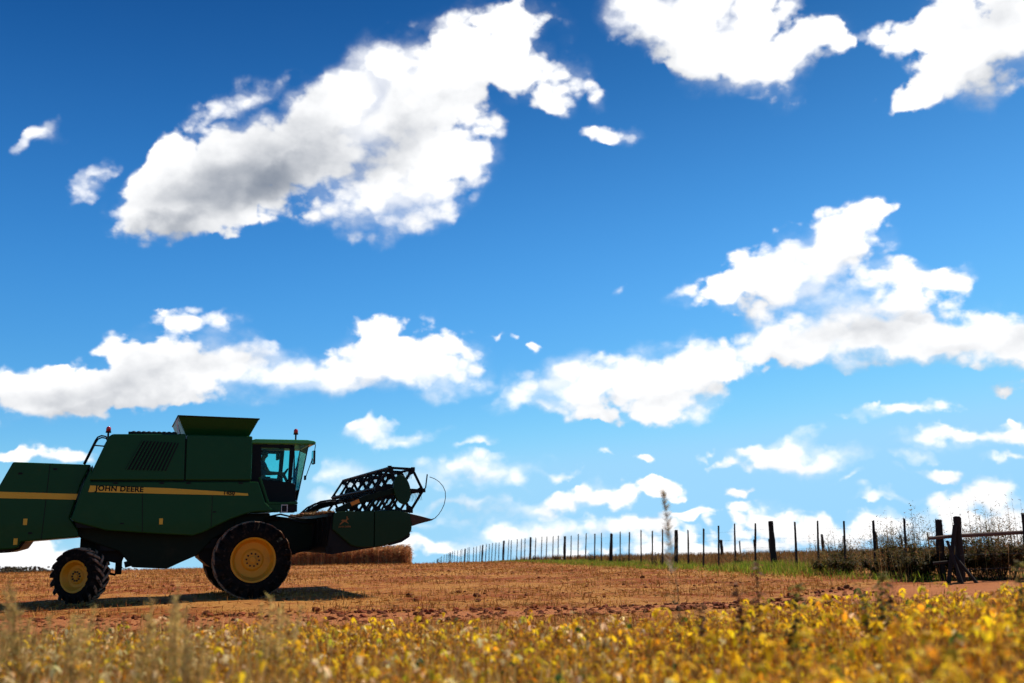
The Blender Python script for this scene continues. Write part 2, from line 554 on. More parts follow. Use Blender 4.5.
class Cards:
    """many small coloured faces (leaves, blades, stems) gathered into one mesh"""

    def __init__(self):
        self.V, self.Fq, self.C, self.n = [], [], [], 0

    def add(self, verts, faces, col):
        verts = np.asarray(verts, dtype=np.float32)
        k = len(verts)
        self.V.append(verts)
        self.C.append(np.tile(np.array(col, dtype=np.float32), (k, 1)))
        for f in faces:
            self.Fq.append([i + self.n for i in f])
        self.n += k

    def leaf(self, base, direction, length, width, col, droop=0.2, fold=0.18):
        d = np.asarray(direction, dtype=float)
        d = d / (np.linalg.norm(d) + 1e-9)
        s = np.cross(d, (0, 0, 1.0))
        if np.linalg.norm(s) < 1e-3:
            s = np.array((1.0, 0, 0))
        s = s / np.linalg.norm(s)
        u = np.cross(s, d)
        b = np.asarray(base, dtype=float)
        m1 = b + d * length * 0.35 + u * fold * width
        m2 = b + d * length * 0.72 - np.array((0, 0, droop * length * 0.4))
        tip = b + d * length - np.array((0, 0, droop * length))
        w = s * width * 0.5
        vs = [b, m1 - w - u * fold * width, m2 - w * 0.8, tip, m2 + w * 0.8, m1 + w - u * fold * width, m1 * 0.5 + m2 * 0.5]
        self.add(vs, ((0, 1, 6, 5), (1, 2, 3, 6), (5, 6, 3, 4)), col)

    def blade(self, base, tip, width, col, bend=(0, 0, 0), segs=2):
        b, t = np.asarray(base, float), np.asarray(tip, float)
        d = t - b
        s = np.cross(d, (random.uniform(-1, 1), random.uniform(-1, 1), 0.2))
        s = s / (np.linalg.norm(s) + 1e-9) * width * 0.5
        bend = np.asarray(bend, float)
        vs = []
        for i in range(segs):
            u = i / segs
            p = b + d * u + bend * (u * u)
            vs += [p - s * (1 - u * 0.6), p + s * (1 - u * 0.6)]
        vs.append(t + bend)
        fs = [(2 * i, 2 * i + 1, 2 * i + 3, 2 * i + 2) for i in range(segs - 1)]
        fs.append((2 * segs - 2, 2 * segs - 1, 2 * segs))
        self.add(vs, fs, col)

    def stem(self, pts, r0, r1, col, sides=4):
        pts = [np.asarray(p, float) for p in pts]
        vs, n = [], len(pts)
        for i, p in enumerate(pts):
            r = r0 + (r1 - r0) * i / (n - 1)
            for k in range(sides):
                a = 2 * math.pi * k / sides
                vs.append(p + np.array((math.cos(a) * r, math.sin(a) * r, 0)))
        fs = []
        for i in range(n - 1):
            for k in range(sides):
                fs.append((i * sides + k, i * sides + (k + 1) % sides, (i + 1) * sides + (k + 1) % sides, (i + 1) * sides + k))
        self.add(vs, fs, col)

    def lump(self, c, ra, col, flat=0.7):
        ph = (1 + 5 ** 0.5) / 2
        ico = np.array([(-1, ph, 0), (1, ph, 0), (-1, -ph, 0), (1, -ph, 0), (0, -1, ph), (0, 1, ph), (0, -1, -ph),
                        (0, 1, -ph), (ph, 0, -1), (ph, 0, 1), (-ph, 0, -1), (-ph, 0, 1)]) / 1.9
        fs = ((0, 11, 5), (0, 5, 1), (0, 1, 7), (0, 7, 10), (0, 10, 11), (1, 5, 9), (5, 11, 4), (11, 10, 2), (10, 7, 6),
              (7, 1, 8), (3, 9, 4), (3, 4, 2), (3, 2, 6), (3, 6, 8), (3, 8, 9), (4, 9, 5), (2, 4, 11), (6, 2, 10), (8, 6, 7), (9, 8, 1))
        j = np.array([random.uniform(0.65, 1.25) for _ in range(12)])[:, None]
        a = random.uniform(0, 6.28)
        rot = np.array(((math.cos(a), -math.sin(a), 0), (math.sin(a), math.cos(a), 0), (0, 0, flat)))
        self.add(np.asarray(c) + (ico * j) @ rot.T * ra, fs, col)

    def build(self, name, mat, parent=None):
        me = bpy.data.meshes.new(name)
        me.from_pydata(np.concatenate(self.V).tolist(), [], self.Fq)
        at = me.color_attributes.new('tint', 'FLOAT_COLOR', 'POINT')
        c = np.concatenate(self.C)
        c = np.concatenate([c, np.ones((len(c), 1), np.float32)], axis=1)
        at.data.foreach_set('color', c.ravel())
        return link_mesh(name, me, mat, parent)


def jit(c, a=0.25):
    k = 1 + random.uniform(-a, a)
    return tuple(max(0.002, x * k * (1 + random.uniform(-a, a) * 0.4)) for x in c)


# ------------------------------------------------------------------ materials
def new_mat(name):
    m = bpy.data.materials.new(name)
    m.use_nodes = True
    nt = m.node_tree
    return m, nt, nt.nodes['Principled BSDF']


def mnoise(nt, scale, detail=5.0, rough=0.55, coord=None):
    n = nt.nodes.new('ShaderNodeTexNoise')
    n.inputs['Scale'].default_value = scale
    n.inputs['Detail'].default_value = detail
    n.inputs['Roughness'].default_value = rough
    if coord is not None:
        nt.links.new(coord, n.inputs['Vector'])
    return n.outputs['Fac']


def mmix(nt, fac, a, b):
    n = nt.nodes.new('ShaderNodeMix')
    n.data_type = 'RGBA'
    for key, v in (('Factor', fac), ('A', a), ('B', b)):
        if isinstance(v, (int, float)):
            n.inputs[key].default_value = v
        elif isinstance(v, tuple):
            n.inputs[key].default_value = (*v, 1)
        else:
            nt.links.new(v, n.inputs[key])
    return n.outputs['Result']


def objco(nt):
    return nt.nodes.new('ShaderNodeTexCoord').outputs['Object']


def bump(nt, p, h, strength, dist):
    b = nt.nodes.new('ShaderNodeBump')
    b.inputs['Strength'].default_value = strength
    b.inputs['Distance'].default_value = dist
    nt.links.new(h, b.inputs['Height'])
    nt.links.new(b.outputs[0], p.inputs['Normal'])


DUST = (0.20, 0.095, 0.05)


def paint(name, col, rough=0.32, dust=0.35, metal=0.0, scale=2.2, coat=0.0, spec=0.3):
    """painted metal with dusty patches and uneven gloss"""
    m, nt, p = new_mat(name)
    co = objco(nt)
    n1 = mnoise(nt, scale, 7, 0.65, co)
    n2 = mnoise(nt, scale * 9, 4, 0.6, co)
    patch = wsmooth(nt, n1, 0.50, 0.78)
    geo = nt.nodes.new('ShaderNodeNewGeometry')
    sx = nt.nodes.new('ShaderNodeSeparateXYZ')
    nt.links.new(geo.outputs['Normal'], sx.inputs[0])
    upward = wsmooth(nt, sx.outputs['Z'], 0.35, 0.95)
    d = wmath(nt, 'MULTIPLY', wmath(nt, 'ADD', patch, wmath(nt, 'MULTIPLY', upward, 0.55)), dust, clamp=True)
    d = wmath(nt, 'MULTIPLY', d, wmath(nt, 'MULTIPLY_ADD', n2, 0.9, 0.45), clamp=True)
    c0 = mmix(nt, n1, tuple(x * 0.88 for x in col), tuple(min(1, x * 1.12) for x in col))
    nt.links.new(mmix(nt, d, c0, DUST), p.inputs['Base Color'])
    nt.links.new(wmath(nt, 'MULTIPLY_ADD', d, 0.5, rough + 0.0), p.inputs['Roughness'])
    p.inputs['Metallic'].default_value = metal
    p.inputs['Coat Weight'].default_value = coat
    p.inputs['Specular IOR Level'].default_value = spec
    return m


def matte(name, col, rough=0.8, var=0.3, scale=6.0, bumpy=0.0):
    m, nt, p = new_mat(name)
    co = objco(nt)
    n1 = mnoise(nt, scale, 6, 0.6, co)
    nt.links.new(mmix(nt, n1, tuple(x * (1 - var) for x in col), tuple(min(1, x * (1 + var)) for x in col)), p.inputs['Base Color'])
    p.inputs['Roughness'].default_value = rough
    p.inputs['Specular IOR Level'].default_value = 0.25
    if bumpy:
        bump(nt, p, mnoise(nt, scale * 6, 6, 0.65, co), bumpy, 0.02)
    return m


def foliage_mat(name, translucent=0.45, rough=0.55):
    m, nt, p = new_mat(name)
    at = nt.nodes.new('ShaderNodeAttribute')
    at.attribute_name = 'tint'
    nt.links.new(at.outputs['Color'], p.inputs['Base Color'])
    p.inputs['Roughness'].default_value = rough
    p.inputs['Specular IOR Level'].default_value = 0.12
    tr = nt.nodes.new('ShaderNodeBsdfTranslucent')
    nt.links.new(at.outputs['Color'], tr.inputs['Color'])
    mx_ = nt.nodes.new('ShaderNodeMixShader')
    mx_.inputs[0].default_value = translucent
    nt.links.new(p.outputs[0], mx_.inputs[1])
    nt.links.new(tr.outputs[0], mx_.inputs[2])
    nt.links.new(mx_.outputs[0], nt.nodes['Material Output'].inputs['Surface'])
    return m


def tint_mat(name, rough=0.9):
    m, nt, p = new_mat(name)
    at = nt.nodes.new('ShaderNodeAttribute')
    at.attribute_name = 'tint'
    n1 = mnoise(nt, 40.0, 4, 0.6, objco(nt))
    mu = nt.nodes.new('ShaderNodeVectorMath')
    mu.operation = 'SCALE'
    nt.links.new(at.outputs['Color'], mu.inputs[0])
    nt.links.new(wmath(nt, 'MULTIPLY_ADD', n1, 0.8, 0.6), mu.inputs['Scale'])
    nt.links.new(mu.outputs[0], p.inputs['Base Color'])
    p.inputs['Roughness'].default_value = rough
    p.inputs['Specular IOR Level'].default_value = 0.15
    return m


M_LEAF = foliage_mat('leaf', 0.55)
M_STRAW = foliage_mat('straw', 0.25, 0.7)
M_SOIL = tint_mat('soil_lump')

# ================================================================== terrain
TY = [-200, -60, 0, 10, 23, 31, 39, 47, 55, 62, 70, 78, 86, 94, 102, 110, 120, 200, 400, 1500, 6000]
TZ = [0.0, 0.0, 0.0, 0.0, 0.37, 0.62, 0.72, 0.87, 1.03, 1.09, 1.11, 1.01, 0.89, 0.70, 0.12, -0.6, -1.3, -2.4, -3.0, -3.0, -3.0]


def _hash2(ix, iy):
    h = math.sin(ix * 127.1 + iy * 311.7) * 43758.5453
    return h - math.floor(h)


def vnoise(x, y):
    ix, iy = math.floor(x), math.floor(y)
    fx, fy = x - ix, y - iy
    fx, fy = fx * fx * (3 - 2 * fx), fy * fy * (3 - 2 * fy)
    a, b = _hash2(ix, iy), _hash2(ix + 1, iy)
    c, d = _hash2(ix, iy + 1), _hash2(ix + 1, iy + 1)
    return (a + (b - a) * fx) * (1 - fy) + (c + (d - c) * fx) * fy


def terrain(x, y):
    z = float(np.interp(y, TY, TZ))
    if 3 < y < 120:
        near = min(1.0, max(0.0, (y - 8) / 6)) * min(1.0, max(0.0, (120 - y) / 50))
        z += near * ((vnoise(x * 0.35, y * 0.35) - 0.5) * 0.05 + (vnoise(x * 1.3 + 9, y * 1.3) - 0.5) * 0.03)
    return z


def track_mid(x):
    """centre line of the bare track that runs across the picture"""
    return float(np.interp(x, [-40, -12, -6, 0, 5, 8, 12, 20, 40], [15.2, 15.6, 16.0, 16.1, 17.2, 19.6, 20.6, 20.5, 20.0]))


def track_half(x):
    return float(np.interp(x, [-12, -4, 1, 4, 7, 10], [1.7, 1.6, 0.7, 0.5, 1.9, 2.4]))


def spread(lo, hi, fine_lo, fine_hi, step, grow=1.22):
    a = list(np.arange(fine_lo, fine_hi + 1e-6, step))
    s, v = step, fine_hi
    while v < hi:
        s *= grow
        v += s
        a.append(min(v, hi))
    s, v = step, fine_lo
    while v > lo:
        s *= grow
        v -= s
        a.insert(0, max(v, lo))
    return a


gx = spread(-6000, 6000, -30, 22, 0.5)
gy = spread(-200, 6000, 6, 44, 0.4)
verts = [(x, y, terrain(x, y)) for y in gy for x in gx]
nx = len(gx)
faces = [(j * nx + i, j * nx + i + 1, (j + 1) * nx + i + 1, (j + 1) * nx + i) for j in range(len(gy) - 1) for i in range(nx - 1)]
me = bpy.data.meshes.new('ground')
me.from_pydata(verts, [], faces)
me.polygons.foreach_set('use_smooth', [True] * len(me.polygons))


def soil_material(name, pale):
    m, nt, p = new_mat(name)
    geo = nt.nodes.new('ShaderNodeNewGeometry')
    pos = geo.outputs['Position']
    big = mnoise(nt, 0.22, 4, 0.6, pos)
    mid = mnoise(nt, 1.3, 6, 0.65, pos)
    fin = mnoise(nt, 9.0, 6, 0.7, pos)
    if pale:
        c = mmix(nt, mid, (0.31, 0.088, 0.024), (0.50, 0.20, 0.075))
        c = mmix(nt, wsmooth(nt, fin, 0.5, 0.75), c, (0.23, 0.075, 0.035))
    else:
        straw = mmix(nt, fin, (0.30, 0.115, 0.022), (0.52, 0.25, 0.065))
        red = mmix(nt, fin, (0.15, 0.030, 0.007), (0.34, 0.090, 0.024))
        k = wsmooth(nt, wmath(nt, 'MULTIPLY_ADD', mid, 0.55, wmath(nt, 'MULTIPLY', big, 0.5)), 0.44, 0.62)
        c = mmix(nt, k, straw, red)
    nt.links.new(c, p.inputs['Base Color'])
    p.inputs['Roughness'].default_value = 0.95
    p.inputs['Specular IOR Level'].default_value = 0.1
    h = wmath(nt, 'MULTIPLY_ADD', mid, 0.6, fin)
    bump(nt, p, h, 0.9, 0.10)
    return m


ground = link_mesh('ground', me, soil_material('field_soil', False))
tag(ground, kind='structure')

# the bare track, laid just above the field
tv, tf = [], []
xs = list(np.arange(-34, 34.01, 0.35))
for i, x in enumerate(xs):
    mid, hw = track_mid(x), track_half(x)
    lo = mid - hw - (vnoise(x * 0.9, 3.3) - 0.5) * 0.9
    hi = mid + hw + (vnoise(x * 0.8, 8.7) - 0.5) * 1.1
    for k in range(9):
        y = lo + (hi - lo) * k / 8
        # height of the ground sheet's own facets, so the track never dips under it
        tv.append((x, y, terrain(x, y) + 0.018 * (1 if 0 < k < 8 else -1.2)))
for i in range(len(xs) - 1):
    for k in range(8):
        tf.append((i * 9 + k, (i + 1) * 9 + k, (i + 1) * 9 + k + 1, i * 9 + k + 1))
me = bpy.data.meshes.new('dirt_track')
me.from_pydata(tv, [], tf)
me.polygons.foreach_set('use_smooth', [True] * len(me.polygons))
track = link_mesh('dirt_track', me, soil_material('track_soil', True))
tag(track, kind='structure')

# ================================================================== combine harvester
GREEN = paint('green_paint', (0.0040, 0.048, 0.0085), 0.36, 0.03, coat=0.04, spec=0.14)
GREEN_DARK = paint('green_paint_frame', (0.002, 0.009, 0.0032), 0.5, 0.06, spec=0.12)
YELLOW = paint('yellow_paint', (0.66, 0.27, 0.008), 0.5, 0.42, scale=3.5)
YELLOW_DECAL = paint('yellow_decal', (0.62, 0.36, 0.02), 0.4, 0.05)
BLACK = paint('black_steel', (0.004, 0.004, 0.0038), 0.5, 0.06, spec=0.15)
RUBBER = paint('tyre_rubber', (0.009, 0.008, 0.007), 0.85, 0.22, scale=5.0, spec=0.08)
RUST = matte('rusty_steel', (0.05, 0.026, 0.015), 0.7, 0.4, 14.0, 0.3)
CHROME = paint('bare_steel', (0.45, 0.44, 0.42), 0.3, 0.15, metal=0.9)
PALE = paint('pale_plastic', (0.55, 0.54, 0.5), 0.45, 0.15)
SEATM = matte('seat_fabric', (0.02, 0.02, 0.022), 0.9)
STRAWM = matte('straw_debris', (0.30, 0.17, 0.07), 0.95, 0.45, 25.0, 0.6)
m, nt, p = new_mat('red_lens')
p.inputs['Base Color'].default_value = (0.55, 0.01, 0.01, 1)
p.inputs['Roughness'].default_value = 0.15
p.inputs['Transmission Weight'].default_value = 0.35
RED = m
m, nt, p = new_mat('tinted_glass')
nt.nodes.remove(p)
tr_ = nt.nodes.new('ShaderNodeBsdfTransparent')
tr_.inputs[0].default_value = (0.64, 0.93, 0.91, 1)
gl_ = nt.nodes.new('ShaderNodeBsdfGlossy')
gl_.inputs['Roughness'].default_value = 0.02
fr_ = nt.nodes.new('ShaderNodeFresnel')
fr_.inputs['IOR'].default_value = 1.22
mx_ = nt.nodes.new('ShaderNodeMixShader')
nt.links.new(fr_.outputs[0], mx_.inputs[0])
nt.links.new(tr_.outputs[0], mx_.inputs[1])
nt.links.new(gl_.outputs[0], mx_.inputs[2])
nt.links.new(mx_.outputs[0], nt.nodes['Material Output'].inputs['Surface'])
GLASS = m
m, nt, p = new_mat('mirror_glass')
p.inputs['Base Color'].default_value = (0.8, 0.8, 0.8, 1)
p.inputs['Metallic'].default_value = 1.0
p.inputs['Roughness'].default_value = 0.04
MIRROR = m

HM = Matrix(((0.92044, -0.39088, 0.0, -6.9201), (0.39070, 0.92003, -0.02999, 23.9880),
             (0.01172, 0.02760, 0.99955, 0.3993), (0, 0, 0, 1)))
harv = empty('combine_harvester', HM)
tag(harv, 'green combine harvester with yellow wheels and stripe, its raised reel header facing right', 'combine harvester')

def lettering(word, size, offset, mat, parent, matrix, spacing=1.0):
    cu = bpy.data.curves.new('lettering', 'FONT')
    cu.body = word
    cu.size = size
    cu.extrude = 0.001
    cu.offset = offset
    cu.space_character = spacing
    tmp = bpy.data.objects.new('lettering', cu)
    COL.objects.link(tmp)
    me = bpy.data.meshes.new_from_object(tmp.evaluated_get(bpy.context.evaluated_depsgraph_get()))
    bpy.data.objects.remove(tmp)
    me.name = 'lettering'
    me.materials.clear()
    o = link_mesh('lettering', me, mat, parent)
    o.matrix_local = matrix
    return o


# --- body: dark inner frame with painted panels around it
MB().prism([(-4.06, 1.97), (-3.95, 1.72), (-3.25, 1.68), (-1.45, 1.53), (-0.25, 2.02), (0.1, 2.1), (-0.17, 2.75), (-0.2, 3.8),
            (-3.3, 3.78)], -1.43, 1.43).build('inner_frame', BLACK, harv)
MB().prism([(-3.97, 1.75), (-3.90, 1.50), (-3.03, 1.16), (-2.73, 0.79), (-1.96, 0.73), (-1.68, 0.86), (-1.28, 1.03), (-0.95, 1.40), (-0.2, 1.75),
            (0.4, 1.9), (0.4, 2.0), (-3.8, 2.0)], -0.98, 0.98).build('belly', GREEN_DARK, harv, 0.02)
side = MB().prism([(-3.74, 2.755), (-3.72, 3.15), (-3.86, 2.75), (-4.09, 1.91), (-3.98, 1.84), (-3.33, 1.645), (-2.2, 1.545), (-1.44, 1.49),
                   (-1.22, 1.56), (-0.62, 1.85), (-0.2, 2.0), (0.0, 2.03), (0.53, 2.03), (0.36, 2.10), (0.20, 2.25), (0.02, 2.755)], -1.5, 1.5)
side.build('side_panel', GREEN, harv, 0.025)
MB().prism([(-3.80, 2.785), (-3.42, 3.80), (-3.34, 3.86), (-1.725, 3.895), (-1.70, 2.785)], -1.5, 1.5).build('engine_cover', GREEN, harv, 0.03)
MB().prism([(-1.675, 2.785), (-1.69, 3.885), (-0.155, 3.87), (-0.15, 2.785)], -1.5, 1.5).build('grain_tank', GREEN, harv, 0.03)

# louvres on the engine cover (both sides)
for sg in (1, -1):
    lv = MB()
    tl, tr, bl, br = (-2.70, 3.715), (-1.86, 3.675), (-3.02, 3.035), (-2.12, 3.01)
    lv.prism([tl, tr, br, bl], sg * 1.501, sg * 1.506)
    gr = lv.build('grille', BLACK, harv)
    sl = MB()
    n = 11
    for k in range(n):
        u0, u1 = k / n + 0.012, k / n + 0.052
        a = (tl[0] + (tr[0] - tl[0]) * u0, tl[1] + (tr[1] - tl[1]) * u0)
        b = (tl[0] + (tr[0] - tl[0]) * u1, tl[1] + (tr[1] - tl[1]) * u1)
        c = (bl[0] + (br[0] - bl[0]) * u1, bl[1] + (br[1] - bl[1]) * u1)
        d = (bl[0] + (br[0] - bl[0]) * u0, bl[1] + (br[1] - bl[1]) * u0)
        sl.prism([a, b, c, d], sg * 1.507, sg * 1.535)
    sl.build('slats', GREEN, gr)

# straw hood at the back
MB().prism([(-5.37, 3.21), (-3.76, 3.16), (-3.93, 2.75), (-4.12, 1.95), (-3.95, 1.70), (-3.90, 1.52), (-4.1, 1.50), (-5.08, 1.43),
            (-5.12, 1.30), (-5.22, 1.28), (-6.1, 1.24), (-6.12, 1.72), (-5.60, 2.68)], -1.27, 1.27).build('straw_hood', GREEN, harv, 0.03)
sp_ = MB().prism([(-4.9, 1.60), (-5.10, 1.27), (-5.35, 1.20), (-6.0, 1.18), (-6.0, 1.6)], -1.1, 1.1)
sp_.build('straw_spreader', BLACK, harv, 0.02)

# stripes and lettering
for sg in (1, -1):
    st = MB().prism([(-3.735, 2.665), (-2.0, 2.60), (-1.0, 2.53), (-0.22, 2.47), (-0.21, 2.415), (-2.0, 2.465), (-3.765, 2.52)], sg * 1.5015, sg * 1.505)
    stripe = st.build('stripe', YELLOW_DECAL, harv)
    st = MB().prism([(-5.66, 2.545), (-3.99, 2.485), (-4.02, 2.355), (-5.73, 2.405)], sg * 1.2715, sg * 1.275)
    st.build('stripe', YELLOW_DECAL, harv)
    for word, s0, z0, size, width, slope in (('JOHN DEERE', -3.62, 2.553, 0.125, 0.98, -0.038), ('1450', -0.80, 2.452, 0.095, 0.28, -0.075)):
        if sg == 1:
            mt = Matrix.Translation((s0, -1.5065, z0)) @ Matrix.Rotation(-slope, 4, 'Y') @ Matrix.Rotation(rad(90), 4, 'X')
        else:
            mt = Matrix.Translation((s0 + width, 1.5065, z0 + slope * width)) @ Matrix.Rotation(-slope, 4, 'Y') @ Matrix.Rotation(rad(180), 4, 'Z') @ Matrix.Rotation(rad(90), 4, 'X')
        lettering(word, size * 1.35, 0.0065, GREEN_DARK, stripe, mt, 1.08)
# warning labels
for s, z, rr in ((-5.02, 1.87, 1.2715), (-5.18, 1.44, 1.2715), (-2.17, 1.83, 1.5015)):
    MB().box(s - 0.04, s + 0.04, rr, rr + 0.004, z - 0.07, z + 0.07).build('warning_label', YELLOW_DECAL, harv)
# door seams and latches
MB().box(-1.02, -0.94, 1.5, 1.512, 2.02, 2.05).build('latch', BLACK, harv)
MB().box(-3.05, -2.97, 1.5, 1.512, 1.78, 1.81).build('latch', BLACK, harv)

seam = MB()
seam.prism([(-2.62, 2.50), (-2.605, 2.50), (-2.555, 1.585), (-2.57, 1.585)], 1.5, 1.503)
seam.build('panel_seam', BLACK, harv)
seam = MB()
seam.prism([(-1.05, 2.44), (-1.035, 2.44), (-1.035, 1.68), (-1.05, 1.66)], 1.5, 1.503)
seam.build('panel_seam', BLACK, harv)
for s_, z_ in ((-1.6, 2.72), (-0.4, 2.72), (-3.2, 2.72), (-2.2, 2.72)):
    MB().box(s_ - 0.05, s_ + 0.05, 1.5, 1.516, z_ - 0.02, z_ + 0.02).build('hinge', BLACK, harv)
for s_, z_ in ((-4.5, 3.05), (-5.2, 2.95), (-4.9, 1.62)):
    MB().box(s_ - 0.04, s_ + 0.04, 1.27, 1.286, z_ - 0.02, z_ + 0.02).build('latch', BLACK, harv)
MB().prism([(-4.62, 3.17), (-4.605, 3.17), (-4.66, 1.47), (-4.675, 1.47)], 1.27, 1.273).build('panel_seam', BLACK, harv)

# flared grain tank extension, open at the top
ext = MB()
b = [(-1.69, 1.2), (-0.22, 1.2), (-0.22, -1.2), (-1.69, -1.2)]
t_ = [(-1.91, 1.42), (0.0, 1.42), (0.0, -1.42), (-1.91, -1.42)]
zb, zt = 3.86, (4.34, 4.31, 4.36, 4.40)
for i in range(4):
    j = (i + 1) % 4
    o0, o1 = b[i], b[j]
    ext.hexa(((o0[0], o0[1], zb), (o1[0], o1[1], zb), (o1[0] * 0.985 - 0.01, o1[1] * 0.985, zb), (o0[0] * 0.985 - 0.01, o0[1] * 0.985, zb),
              (t_[i][0], t_[i][1], zt[i]), (t_[j][0], t_[j][1], zt[j]), (t_[j][0] * 0.985 - 0.01, t_[j][1] * 0.985, zt[j]), (t_[i][0] * 0.985 - 0.01, t_[i][1] * 0.985, zt[i])))
ext.build('tank_extension', GREEN, harv)
rim_ = MB()
for i in range(4):
    j = (i + 1) % 4
    rim_.tube([(t_[i][0], t_[i][1], zt[i]), (t_[j][0], t_[j][1], zt[j])], 0.018, 6)
rim_.build('tank_rim', GREEN_DARK, harv)

# engine deck: intake screen, exhaust and railing on top
deck = MB()
deck.box(-3.0, -1.9, 0.55, 1.15, 3.90, 3.965)
for k in range(9):
    s = -2.88 + k * 0.115
    deck.ball(s, 0.85, 3.975, 0.06, 1.0, 2.5, 0.6, 10)
deck.build('engine_deck', BLACK, harv, 0.01)
MB().tube([(-2.35, -0.7, 3.88), (-2.35, -0.7, 4.0), (-2.5, -0.7, 4.05)], 0.07, 12).build('exhaust_pipe', BLACK, harv)
MB().tube([(-1.86, 1.3, 3.88), (-1.93, 1.3, 4.2), (-1.86, 1.3, 4.36)], 0.02, 6).build('tank_brace', PALE, harv)
MB().tube([(-1.80, 0.9, 3.88), (-1.93, 0.9, 4.3)], 0.02, 6).build('tank_brace', PALE, harv)

# rear handrail and ladder
hr = MB()
for rr in (1.18, 0.75):
    hr.tube([(-3.92, rr, 3.18), (-3.70, rr, 3.74), (-3.66, rr, 3.81), (-3.58, rr, 3.85), (-3.48, rr, 3.83), (-3.44, rr, 3.74), (-3.50, rr, 3.60)], 0.018, 8)
for k in range(3):
    u = k / 3 + 0.15
    hr.tube([(-3.92 + 0.22 * u, 1.18, 3.18 + 0.56 * u), (-3.92 + 0.22 * u, 0.75, 3.18 + 0.56 * u)], 0.014, 6)
hr.tube([(-3.74, 1.18, 3.62), (-3.50, 1.18, 3.60)], 0.016, 6)
hr.build('handrail', BLACK, harv)


def beacon(s, r, z):
    st_ = MB().tube([(s, r, z - 0.26), (s, r, z - 0.06)], 0.022, 8).tube([(s, r, z - 0.08), (s, r, z - 0.05)], 0.062, 14)
    root = st_.build('beacon', BLACK, harv)
    ln = MB()
    ln.tube([(s, r, z - 0.05), (s, r, z + 0.02), (s, r, z + 0.05), (s, r, z + 0.07)], [0.055, 0.055, 0.045, 0.02], 14)
    ln.build('beacon_lens', RED, root, smooth=True)


beacon(-3.44, 1.0, 4.02)
beacon(1.05, 0.6, 4.11)


# --- wheels
def rubber(R):
    """tyre rubber with field dirt on the lugs, coloured brighter to stand for sunlight on them"""
    m, nt, p = new_mat('tyre_rubber')
    co = objco(nt)
    sx = nt.nodes.new('ShaderNodeSeparateXYZ')
    nt.links.new(co, sx.inputs[0])
    rr = wmath(nt, 'SQRT', wmath(nt, 'ADD', wmath(nt, 'MULTIPLY', sx.outputs['X'], sx.outputs['X']), wmath(nt, 'MULTIPLY', sx.outputs['Z'], sx.outputs['Z'])))
    lug_dirt_lit = wsmooth(nt, rr, R - 0.05, R - 0.005)  # lug tops paler: field dirt plus sunlight put into the colour
    n1 = mnoise(nt, 9.0, 6, 0.65, co)
    d = wmath(nt, 'MULTIPLY', lug_dirt_lit, wsmooth(nt, n1, 0.30, 0.55))
    d = wmath(nt, 'MAXIMUM', d, wmath(nt, 'MULTIPLY', wsmooth(nt, n1, 0.50, 0.8), 0.16))
    nt.links.new(mmix(nt, d, (0.008, 0.007, 0.006), (0.42, 0.25, 0.15)), p.inputs['Base Color'])
    p.inputs['Roughness'].default_value = 0.9
    p.inputs['Specular IOR Level'].default_value = 0.08
    return m


